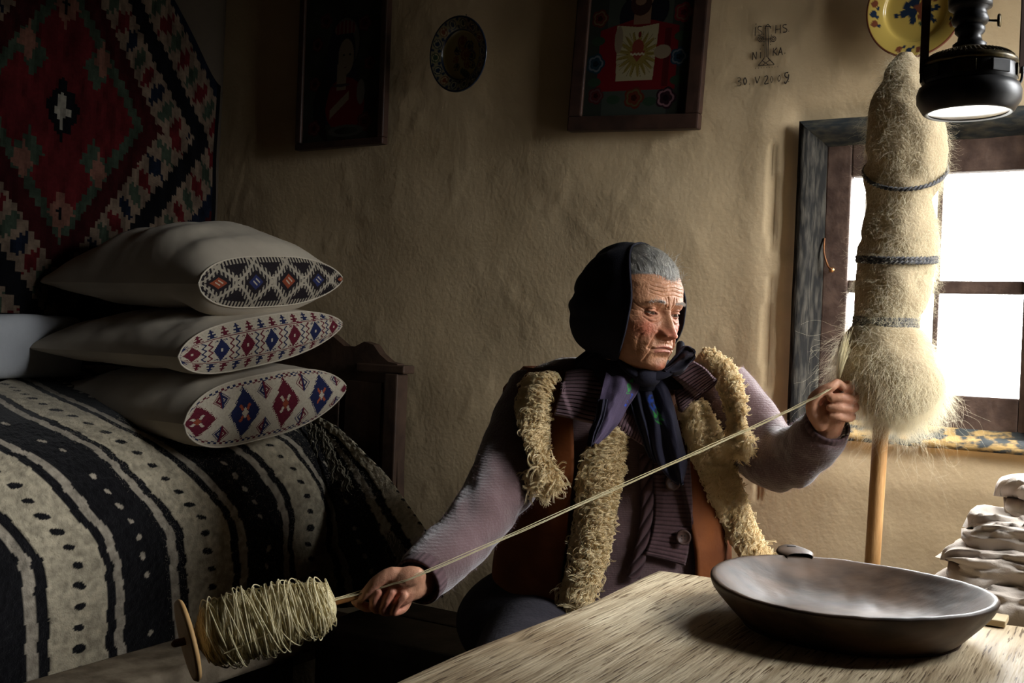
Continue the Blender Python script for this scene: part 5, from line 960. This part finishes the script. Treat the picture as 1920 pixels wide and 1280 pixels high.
# fuzz catching the light
cV = getco(cme) + np.array(person.location); sel = r2.integers(0, len(cV), 26000); cNn = getno(cme)[sel]; b = cV[sel]; keep = (am[sel] > .3); b, cNn = b[keep], cNn[keep]; dr = cNn + r2.normal(0, .5, b.shape); s5 = np.linspace(0, 1, 4)[None, :, None]
M_fuzz = mat('mauve_fuzz', (.34, .24, .27), .9, trans=.3); o = curves('wool_fuzz', b[:, None] + dr[:, None] * s5 * r2.uniform(.0015, .0045, (len(b), 1, 1)), .00008, M_fuzz, card); o['kind'] = 'stuff'
# cuffs: hollow rolled ends
M_cuffi = mat('cuff_lining', (.04, .024, .028), .95)
for (p_, r_), dn in zip(cuffs, ('left', 'right')):
    e = p_[-1]; d_ = p_[-1] - p_[-3]; d_ /= np.linalg.norm(d_); x_ = np.cross(d_, ZH); x_ /= np.linalg.norm(x_); R0 = r_[-1]
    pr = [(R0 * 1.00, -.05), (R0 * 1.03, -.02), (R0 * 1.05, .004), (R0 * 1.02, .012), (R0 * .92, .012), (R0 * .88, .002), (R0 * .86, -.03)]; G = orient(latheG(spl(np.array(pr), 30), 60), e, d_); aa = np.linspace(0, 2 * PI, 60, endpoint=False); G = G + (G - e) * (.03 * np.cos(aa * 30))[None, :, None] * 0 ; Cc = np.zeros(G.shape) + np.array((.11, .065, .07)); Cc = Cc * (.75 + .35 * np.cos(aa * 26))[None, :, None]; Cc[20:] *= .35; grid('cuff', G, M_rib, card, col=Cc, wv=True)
# vest
M_leather = mat('brown_sheepskin_suede', (.10, .026, .006), .75, (.22, .062, .011), 9, .0012, 70, spec=.25, contrast=(.3, .7)); zt_ = np.linspace(.50, 1.085, 90); ng = 150
def fo_open(z, side): return np.interp(z, [.5, .62, .70, .80, .9, 1.0, 1.085], [.62, .60, .56, .50, .42, .36, .5]) if side > 0 else np.interp(z, [.5, .62, .70, .80, .9, 1.0, 1.085], [.50, .52, .50, .45, .38, .36, .5])
Zg, Sg = np.meshgrid(zt_, np.linspace(0, 1, ng), indexing='ij'); Ag = lerp(fo_open(Zg, 1), 2 * PI - fo_open(Zg, -1), Sg); offv = .030 + .018 * sm(.85 - Zg, 0, .35) * np.abs(np.sin(Ag)) ** 2 + .004 * fbm(st3(Ag * 2, Zg * 8), 1, 2, 4)
G = TS(Ag, Zg, offv); vest = grid('vest', G, M_leather, person); sdv = vest.modifiers.new('thick', 'SOLIDIFY'); sdv.thickness = .008; sdv.offset = 0
# skirt over the lap
parts2 = MB()
for sg in (-1, 1): hip = np.array([.168 + sg * .07, 2.20, .53]); kn = np.array([.13 + sg * .10, 1.79, .55]); parts2.add(*tubeVF([hip, (hip + kn) / 2, kn], [.125, .112, .095], 20, round_ends=True))
parts2.add(*ellVF([.165, 2.2, .56], .26, .20, .14)); parts2.add(*tubeVF([[.13, 1.84, .52], [.13, 1.85, .3], [.13, 1.86, .14]], [.19, .20, .215], 32)); parts2.add(*ellVF([.13, 1.95, .53], .18, .24, .09))
sme = remesh(parts2.V, parts2.F, .010, 10, .6); sV = getco(sme); setco(sme, sV + getno(sme) * (.010 * np.sin(np.arctan2(sV[:, 1] - 1.86, sV[:, 0] - .13) * 14) * sm(.5 - sV[:, 2], 0, .2))[:, None]); sme.name = 'skirt'; finish('skirt', sme, mat('dark_skirt_wool', (.02, .018, .024), .95, (.035, .03, .038), 20, .002, 100), person)
# ray target for things lying on the chest
def bvh_of(objs):
    V, Fc = [], []
    for o in objs:
        c = getco(o.data) + np.array(o.matrix_local.translation) + np.array(person.location); pl = np.empty(len(o.data.loops), np.int32); o.data.loops.foreach_get('vertex_index', pl); b = len(V); V += [tuple(x) for x in c]; pl = pl.reshape(-1, 4) + b if len(pl) == 4 * len(o.data.polygons) else np.array([list(p.vertices) for p in o.data.polygons]) + b; Fc += pl.tolist()
    return BVHTree.FromPolygons(V, Fc)
bv = bvh_of([card, vest])
def drape(px, py, off=.01, fall=2.14, it=6, lim=(1.95, 2.30)):
    d = ray(px, py); sh = px.shape; out = np.full(px.size, np.nan); df = d.reshape(-1, 3)
    for i, r_ in enumerate(df):
        h = bv.ray_cast(Vector(E3), Vector(r_).normalized(), 4.0)
        if h[0] is not None: out[i] = h[0][1]
    out = np.where(np.isnan(out), fall, out); out = np.clip(out, *lim).reshape(sh)
    if len(sh) == 2: out = blur(out, it)
    return P(px, py, out - off)
def ribbon_px(pts, nl, nw):
    """pts rows: x_left, y_left, x_right, y_right"""
    p = spl(np.array(pts, float), nl); t = np.linspace(0, 1, nw)[None]; return lerp(p[:, 0:1], p[:, 2:3], t), lerp(p[:, 1:2], p[:, 3:4], t)
# fleece: curls growing on strips that follow the vest edges
M_fl = mat('curly_fleece', (.86, .72, .46), .7, (.72, .56, .32), 30, trans=.25, spec=.25); M_flb = mat('fleece_base', (.30, .22, .11), .95, (.22, .16, .08), 40, .004, 120)
def fleece(name, pts, n, off, size, seed, fall=2.14, long_end=True, parent=vest, bulge=.016):
    r = np.random.default_rng(seed); px, py = ribbon_px(pts, 44, 14); G = drape(px, py, off, fall, 8); t = np.linspace(-1, 1, 14); G = G + np.array([0, -1., 0]) * (bulge * (1 - t ** 2))[None, :, None]
    grid(name + '_skin', G, M_flb, parent); sdd = bpy.data.objects[-1] if False else None
    nu, nv = G.shape[:2]; a = r.uniform(0, nu - 1.001, n); b = r.uniform(0, nv - 1.001, n); i, j = a.astype(int), b.astype(int); fa, fb = (a - i)[:, None], (b - j)[:, None]
    base = G[i, j] * (1 - fa) * (1 - fb) + G[i + 1, j] * fa * (1 - fb) + G[i, j + 1] * (1 - fa) * fb + G[i + 1, j + 1] * fa * fb
    dwn = G[np.minimum(i + 1, nu - 1), j] - G[i, j]; dwn /= np.linalg.norm(dwn, axis=1)[:, None] + 1e-9; out = np.array([0, -1., .05]) + 0 * base; side = np.cross(dwn, out); sdx = (b / (nv - 1) * 2 - 1)[:, None]
    v = (a / (nu - 1))[:, None]; ln = size * (1 + (1.6 * sm(v, .55, 1.) if long_end else 0) + 0) * r.uniform(.6, 1.2, (n, 1)); d = out * (.75 - .3 * v) + dwn * r.uniform(.3, 1.3, (n, 1)) + side * (sdx * .6 + r.normal(0, .35, (n, 1))); d /= np.linalg.norm(d, axis=1)[:, None]
    e1 = np.cross(d, r.normal(0, 1, (n, 3))); e1 /= np.linalg.norm(e1, axis=1)[:, None]; e2 = np.cross(d, e1); K = 15; s = np.linspace(0, 1, K)[None, :, None]; tn = r.uniform(1.1, 2.3, (n, 1, 1)) * (1 - .45 * v[:, None] * (1 if long_end else 0)); rr = ln[:, None] * .33 * (1 - .55 * v[:, None] * (1 if long_end else 0)); ph = r.uniform(0, 6, (n, 1, 1)); an = ph + s * tn * 2 * PI
    p = base[:, None] + d[:, None] * ln[:, None] * s + rr * s ** .5 * (np.cos(an) - np.cos(ph) * (1 - s)) * e1[:, None] + rr * s ** .5 * (np.sin(an) - np.sin(ph) * (1 - s)) * e2[:, None]
    p4 = []
    for k in range(4): p4.append(p + r.normal(0, .0009, (n, 1, 3)) + .0011 * s * r.normal(0, 1, (n, 1, 3)))
    o = curves(name, np.concatenate(p4), np.linspace(1, .55, K) * .00055, M_fl, parent); o['kind'] = 'stuff'; return o
fleece('front_fleece', [(1128, 795, 1178, 800), (1098, 840, 1174, 845), (1082, 890, 1170, 895), (1078, 940, 1160, 945), (1070, 1000, 1150, 1005), (1062, 1050, 1138, 1055), (1052, 1100, 1122, 1105), (1042, 1140, 1108, 1145)], 2900, .012, .021, 1)
fleece('front_fleece', [(1268, 755, 1318, 745), (1276, 800, 1346, 792), (1292, 850, 1366, 845), (1314, 900, 1386, 893), (1336, 950, 1404, 942), (1360, 1000, 1424, 992), (1386, 1045, 1440, 1034), (1405, 1068, 1450, 1056)], 3100, .012, .020, 2)
fleece('armhole_fleece', [(992, 702, 1046, 698), (974, 730, 1036, 735), (968, 770, 1032, 775), (978, 815, 1032, 818), (994, 852, 1030, 855), (1008, 886, 1026, 888)], 1700, .030, .022, 3, 2.16)
fleece('armhole_fleece', [(1298, 676, 1318, 652), (1322, 700, 1350, 662), (1344, 730, 1382, 692), (1356, 762, 1396, 735), (1364, 795, 1396, 785), (1370, 822, 1390, 818)], 1700, .034, .020, 4, 2.16)
# sheepskin collar rise behind the neck on picture left
# ribbed collar wings
def ribbed(name, pts, off, nrib, seed, thick=.006, across=True, amp=.003, par=card, colr=(.15, .088, .10), fall=2.14, nl=120, nw=60, it=26):
    px, py = ribbon_px(pts, nl, nw); G = drape(px, py, off, fall, it); s = np.linspace(0, 1, nl)[:, None]; t = np.linspace(0, 1, nw)[None]; ph = (t if across else s) * nrib * 2 * PI + 0 * s * t + .5 * vn(st3(s * 3, t * 3, seed), 1, seed)
    rb = 1 - np.exp(-(np.sin(ph / 2) / .32) ** 2); edge = (sm(s, 0, .04) * sm(1 - s, 0, .04) * sm(t, 0, .05) * sm(1 - t, 0, .05)); G = G + np.array([0, -1., .0]) * (amp * rb + .005 * edge + .003 * vn(st3(s * 4, t * 4, seed), 1, seed + 1))[..., None]
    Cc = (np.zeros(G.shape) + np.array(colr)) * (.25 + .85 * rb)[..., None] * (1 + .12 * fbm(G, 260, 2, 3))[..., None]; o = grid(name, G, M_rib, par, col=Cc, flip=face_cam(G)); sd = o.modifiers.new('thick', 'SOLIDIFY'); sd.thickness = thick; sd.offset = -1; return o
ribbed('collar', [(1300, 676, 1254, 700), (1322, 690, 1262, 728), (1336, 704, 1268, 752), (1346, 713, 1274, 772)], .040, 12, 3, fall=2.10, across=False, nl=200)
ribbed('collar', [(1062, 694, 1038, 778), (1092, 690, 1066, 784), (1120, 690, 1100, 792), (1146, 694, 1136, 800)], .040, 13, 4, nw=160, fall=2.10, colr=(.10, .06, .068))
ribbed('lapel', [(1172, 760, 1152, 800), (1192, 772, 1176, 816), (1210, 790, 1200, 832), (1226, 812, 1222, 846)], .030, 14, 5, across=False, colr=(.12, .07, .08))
# button band, cable and pocket of the cardigan
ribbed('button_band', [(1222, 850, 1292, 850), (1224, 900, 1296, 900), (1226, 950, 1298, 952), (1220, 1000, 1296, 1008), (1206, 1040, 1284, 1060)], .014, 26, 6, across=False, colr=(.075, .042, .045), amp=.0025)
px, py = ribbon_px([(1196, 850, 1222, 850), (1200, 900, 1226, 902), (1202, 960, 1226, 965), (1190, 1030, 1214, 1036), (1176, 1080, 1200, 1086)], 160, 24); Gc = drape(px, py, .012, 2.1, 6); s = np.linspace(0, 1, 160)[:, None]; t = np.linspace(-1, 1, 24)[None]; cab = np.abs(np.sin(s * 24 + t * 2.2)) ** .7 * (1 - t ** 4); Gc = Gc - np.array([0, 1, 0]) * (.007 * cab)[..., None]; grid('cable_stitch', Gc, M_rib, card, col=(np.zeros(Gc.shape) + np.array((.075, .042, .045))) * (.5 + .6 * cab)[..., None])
M_but = mat('dark_horn_button', (.05, .025, .02), .5, (.08, .04, .03), 60, spec=.3)
for (bx, by) in ((1261, 905), (1281, 1007)):
    c = drape(np.array([bx * 1.]), np.array([by * 1.]), .034)[0]; bt = lathe('button', [(0, .002), (.008, .002), (.0105, .004), (.0125, .0055), (.0145, .004), (.0150, .001), (.012, -.001), (0, -.001)], c, M_but, card, 40, ax=tF + ZH * .15)
    for (hx_, hy_) in ((-.003, -.003), (.003, .003), (-.003, .003), (.003, -.003)): lathe('button_hole', [(0, .0003), (.0012, .0003), (.0014, 0), (0, 0)], c + tR * hx_ + ZH * hy_ + (tF + ZH * .15) * .0022, M_iron, bt, 10, ax=tF)

# ---- headscarf
M_scarf = mat('black_scarf_cloth', attr='Col', rough=.78, bump=.0006, bscale=500, spec=.1, sheen=.03)
hc = np.array([0, -.024, -.004]); rx, ry, rz = .0905, .124, .120; na, nt2 = 110, 200; t = np.linspace(0, 2 * PI, nt2, endpoint=False); al = np.linspace(0, 1, na); AL, T = np.meshgrid(al, t, indexing='ij')
a0 = np.radians(49 + 37 * np.clip(np.sin(T), 0, 1) ** 2.2 + 30 * np.clip(-np.sin(T), 0, 1) ** 3); A = lerp(a0, PI, AL); L = hc + np.stack([rx * np.sin(A) * np.cos(T), ry * np.cos(A), rz * np.sin(A) * np.sin(T)], -1)
low = sm(-L[..., 2], .0, .13); L[..., 1] -= .012 * low * (A > 1.2); L[..., 0] *= 1 + .06 * np.exp(-((L[..., 2] + .05) / .05) ** 2)
fld = .0028 * np.sin(T * 9 + 5 * AL + 2 * vn(st3(np.cos(T) * 2, np.sin(T) * 2, AL * 3), 1, 3)) * sm(AL, .05, .3) * (1 - sm(AL, .8, 1)) + .005 * np.exp(-(AL / .02) ** 2); nrm = (L - hc) / np.linalg.norm(L - hc, axis=-1)[..., None]; L = L + nrm * (fld + .003 * fbm(L, 20, 2, 9))[..., None]
scC = (.012, .0115, .018); G = HW(L); sc = grid('headscarf', G, M_scarf, person, col=np.zeros(G.shape) + np.array(scC), wv=True); sd = sc.modifiers.new('t', 'SOLIDIFY'); sd.thickness = .004; sd.offset = -1
# scarf round the neck: cloth falling from the nape on to the shoulders, crossed under the chin
def ring3(rows, n=140, seed=1, col=scC, name='neck_wrap', folds=.006):
    """rows: centre (x,y,z world), rx, ry ; lofted"""
    R_ = spl(np.array(rows), 50); a = np.linspace(0, 2 * PI, n, endpoint=False); S_, A = np.meshgrid(np.linspace(0, 1, 50), a, indexing='ij'); w_ = folds * np.sin(A * 8 + S_ * 6 + 2 * vn(st3(np.cos(A) * 2, np.sin(A) * 2, S_ * 2 + seed), 1, seed)) * sm(S_, 0, .3)
    G = R_[:, None, 0:3] + np.stack([(R_[:, 3:4] + w_) * np.cos(A), (R_[:, 4:5] + w_) * np.sin(A), .006 * vn(st3(np.cos(A) * 2, np.sin(A) * 2, S_), 1, 5)], -1); o = grid(name, G, M_scarf, sc, col=np.zeros(G.shape) + np.array(col), wv=True); sd = o.modifiers.new('t', 'SOLIDIFY'); sd.thickness = .004; sd.offset = -1; return o
nc = P(1188, 690, 2.12)
c1 = P(1168, 652, 2.13); c2 = P(1170, 685, 2.15); c3 = P(1172, 705, 2.16); c4 = P(1176, 722, 2.17)
ring3([(*c1, .070, .070), (*P(1165, 668, 2.14), .082, .085), (*c2, .104, .100), (*c3, .116, .112), (*c4, .118, .118)])
# far-side fold on the shoulder
def cloth_px(name, pts, off, seed, col=scC, fall=2.1, nl=110, nw=44, amp=.007, nf=2.4, paint=None, par=sc, it=12, th=.004, puff=.01, off2=None):
    px, py = ribbon_px(pts, nl, nw); s = np.linspace(0, 1, nl)[:, None]; t = np.linspace(0, 1, nw)[None]; G = drape(px, py, off if off2 is None else lerp(off2, off, sm(s, 0, .35)) + 0 * t, fall, it); G = G + np.array([0, -1., 0]) * (amp * np.cos(t * nf * 2 * PI + s * 2 + seed) * (1 - .3 * s) + puff * np.sin(PI * t) + .002 * fbm(st3(s * 6, t * 5, seed), 1, 2, seed))[..., None]
    C = np.zeros(G.shape) + np.array(col); C = C * (1 + .15 * vn(st3(s * 2, t * 70, 0), 1, 3))[..., None]; C = paint(C, s, t) if paint else C; o = grid(name, G, M_scarf, par, col=C.clip(0, 1), flip=face_cam(G)); sd = o.modifiers.new('t', 'SOLIDIFY'); sd.thickness = th; sd.offset = -1; return o
mv = (.075, .055, .095)
cloth_px('shoulder_fold', [(1236, 704, 1250, 690), (1262, 706, 1268, 668), (1280, 700, 1284, 650), (1294, 682, 1297, 654), (1300, 668, 1301, 660)], .045, 2, (.03, .026, .038), fall=2.08)
def flower1(C, s, t):
    b = (t > .72) & (s > .02) & (s < .24); n = vn(st3(s * 60, t * 22, 0), 1, 5); C = mixc(C, (.015, .08, .32), b & (n > -.25) & (s < .15)); C = mixc(C, (.3, .38, .5), b & (n > .55) & (s < .15)); g_ = (np.abs(t - .80 + (s - .25) * .5 + .05 * np.sin(s * 40)) < .055) & (s > .13) & (s < .45); C = mixc(C, (.05, .24, .07), g_ & (vn(st3(s * 50, t * 30, 2), 1, 6) > -.4)); C = mixc(C, (.03, .08, .5), (np.abs(t - .88) < .03) & (s > .45) & (s < .6) & (n > 0)); return C
cloth_px('scarf_tail', [(1146, 664, 1186, 668), (1138, 690, 1203, 690), (1128, 730, 1198, 728), (1120, 765, 1178, 762), (1112, 800, 1158, 796), (1106, 828, 1122, 832)], .080, 1, mv, fall=2.13, off2=.050, paint=flower1, amp=.004, nf=1.4, it=30)
cloth_px('scarf_tail', [(1120, 748, 1140, 748), (1116, 780, 1134, 780), (1106, 810, 1122, 812), (1104, 836, 1112, 836)], .085, 5, (.02, .018, .03), fall=2.06, amp=.003)
def flower2(C, s, t): n = vn(st3(s * 90, t * 16, 3), 1, 7); b = np.hypot((s - .30) * 3.2, t - .36) < .17; C = mixc(C, (.03, .20, .04), b & (n > .05)); return mixc(C, (.02, .05, .25), (np.hypot((s - .22) * 3, t - .3) < .15) & (n > .2))
cloth_px('scarf_tail', [(1196, 700, 1238, 694), (1202, 740, 1256, 735), (1216, 790, 1272, 790), (1222, 830, 1282, 832), (1232, 868, 1290, 868), (1254, 896, 1284, 898), (1272, 906, 1280, 906)], .060, 4, (.025, .024, .042), fall=2.08, paint=flower2, amp=.008, nf=1.6, it=20)
cloth_px('scarf_tail', [(1176, 716, 1214, 712), (1184, 760, 1226, 760), (1202, 810, 1234, 812), (1216, 850, 1236, 852), (1226, 866, 1234, 866)], .050, 7, (.020, .020, .034), fall=2.08, amp=.005, it=20)
kc = P(1214, 708, 2.035); kn_ = []
V, Fc = ellVF(kc, .026, .020, .018, RR, FF, ZH); ko = mo('knot', V, [f for f in Fc], M_scarf, sc); cA = ko.data.color_attributes.new('Col', 'FLOAT_COLOR', 'POINT'); cA.data.foreach_set('color', np.tile([.02, .019, .03, 1], len(V)).astype(np.float32))
# bands of cloth running from both cheeks to the knot
for pts_ in ([(1150, 650, 2.08), (1170, 684, 2.05), (1192, 702, 2.035), (1214, 708, 2.03)], [(1276, 645, 2.10), (1272, 676, 2.06), (1250, 698, 2.03), (1214, 708, 2.03)]):
    q_ = spl(np.array(pts_), 26); V, Fc = tubeVF(P(q_[:, 0], q_[:, 1], q_[:, 2]), np.linspace(.008, .012, 26), 18, .7, True); b_ = mo('chin_band', V, Fc, M_scarf, sc); cA = b_.data.color_attributes.new('Col', 'FLOAT_COLOR', 'POINT'); cA.data.foreach_set('color', np.tile([.016, .015, .024, 1], len(V)).astype(np.float32))

# ------------------------------------------------ spindle
A0 = P(690, 1112, 1.752); A1 = P(352, 1200, 1.70); ax = (A1 - A0); Ln = np.linalg.norm(ax); ax /= Ln; spin = empty('spindle', A0, 'wooden spindle wound with loose cream yarn, held in the outstretched hand', 'spindle')
V, Fc = tubeVF([A0 - ax * .012, A0, A0 + ax * .03, A0 + ax * (Ln - .02), A1 + ax * .02], [.0025, .004, .0055, .007, .006], 14, round_ends=True); mo('shaft', V, Fc, mat('spindle_wood', (.22, .09, .03), .45, (.32, .15, .05), 20), spin)
Mwh = mat('whorl_wood', (.45, .26, .10), .55, (.55, .34, .15), 25, stretch=(1, 1, 1)); tx = np.cross(ax, ZH); tx /= np.linalg.norm(tx)
waxis = ax * .93 + FF * -.30; waxis /= np.linalg.norm(waxis)
lathe('whorl', [(0, -.004), (.056, -.004), (.064, -.0045), (.067, 0), (.064, .0045), (.056, .004), (0, .004)], A1, Mwh, spin, 72, ax=waxis)
M_yarn = mat('cream_yarn', (.76, .67, .44), .85, (.62, .53, .31), 60, trans=.15, spec=.1); sx = np.array([0, .03, .10, .3, .55, .75, .9, 1.]); sr = np.array([.008, .030, .036, .044, .049, .050, .046, .012]); y0_, y1_ = .055, Ln - .012
pr = [(np.interp(s, sx, sr) * .93, y0_ + (y1_ - y0_) * s) for s in np.linspace(0, 1, 50)]; G = orient(latheG(pr, 72), A0, ax); G = G + (G - (A0 + ax * ((G - A0) @ ax)[..., None])) * (.09 * fbm(G, 26, 3, 3))[..., None]; grid('yarn_core', G, M_yarn, spin, wv=True)
yy = np.cross(ax, tx); r3 = np.random.default_rng(5); W = []
for k in range(620):
    K = 26; s0 = r3.uniform(.02, .97); ds = r3.normal(0, .07); a0_ = r3.uniform(0, 2 * PI); da = r3.uniform(2.5, 6.0); u = np.linspace(0, 1, K); s = np.clip(s0 + ds * (u - .5) * 2 + .015 * np.sin(u * 9 + a0_), .0, .99); R = np.interp(s, sx, sr) * r3.uniform(.95, 1.08) + (.010 * np.sin(u * PI) if r3.random() < .12 else 0); an = a0_ + da * u
    sag = np.where(np.sin(0) == 0, 0, 0); W.append(A0 + ax * (y0_ + (y1_ - y0_) * s)[:, None] + tx * (R * np.cos(an))[:, None] + yy * (R * np.sin(an))[:, None])
yo = curves('wound_yarn', W, .0009, M_yarn, spin); yo['kind'] = 'stuff'
W = []
for k in range(26): 
    K = 26; s0 = r3.uniform(.05, .9); u = np.linspace(0, 1, K); c = A0 + ax * (y0_ + (y1_ - y0_) * s0) ; an = lerp(-.3, PI + .3, u); R = .05; W.append(c + ax * (.03 * (u - .5))[:, None] + tx * (R * np.cos(an))[:, None] * .5 - ZH * ((.040 + r3.uniform(0, .018)) * np.sin(np.clip(an, 0, PI)))[:, None])
yo = curves('slack_loops', W, .0009, M_yarn, spin); yo['kind'] = 'stuff'
# thread from the spindle through the right hand to the left hand and up into the wool
def strand(pts, n, sp, r_, name, label, seed):
    r = np.random.default_rng(seed); p = spl(np.array(pts), 60); base = P(p[:, 0], p[:, 1], p[:, 2]); out = []
    for k in range(n): o_ = r.normal(0, sp, 2); w_ = np.sin(np.linspace(0, 1, 60) * PI).clip(0) ** .6 * .85 + .15 if n < 20 else np.linspace(.12, 2.6, 60); out.append(base + ZH * (o_[0] * w_)[:, None] + FF * (o_[1] * w_)[:, None] + ZH * (.0004 * np.sin(np.linspace(0, 90, 60) + k * 2))[:, None])
    o = curves(name, out, r_, M_yarn); tag(o, label, 'yarn'); return o
strand([(420, 1225, 1.655), (520, 1180, 1.68), (600, 1135, 1.72), (672, 1112, 1.745), (730, 1096, 1.742), (790, 1076, 1.745), (960, 1003, 1.80), (1150, 918, 1.85), (1330, 838, 1.86), (1450, 784, 1.855), (1515, 752, 1.845), (1545, 736, 1.838), (1568, 720, 1.842)], 5, .0018, .00065, 'spun_thread', 'pale yarn stretched from the spindle across the chest to the raised hand', 2)
strand([(1570, 722, 1.865), (1574, 700, 1.85), (1580, 670, 1.835), (1588, 640, 1.82)], 60, .0045, .00022, 'drawn_fibres', 'thin veil of fibres drawn from the wool bundle to the raised fingertips', 3)
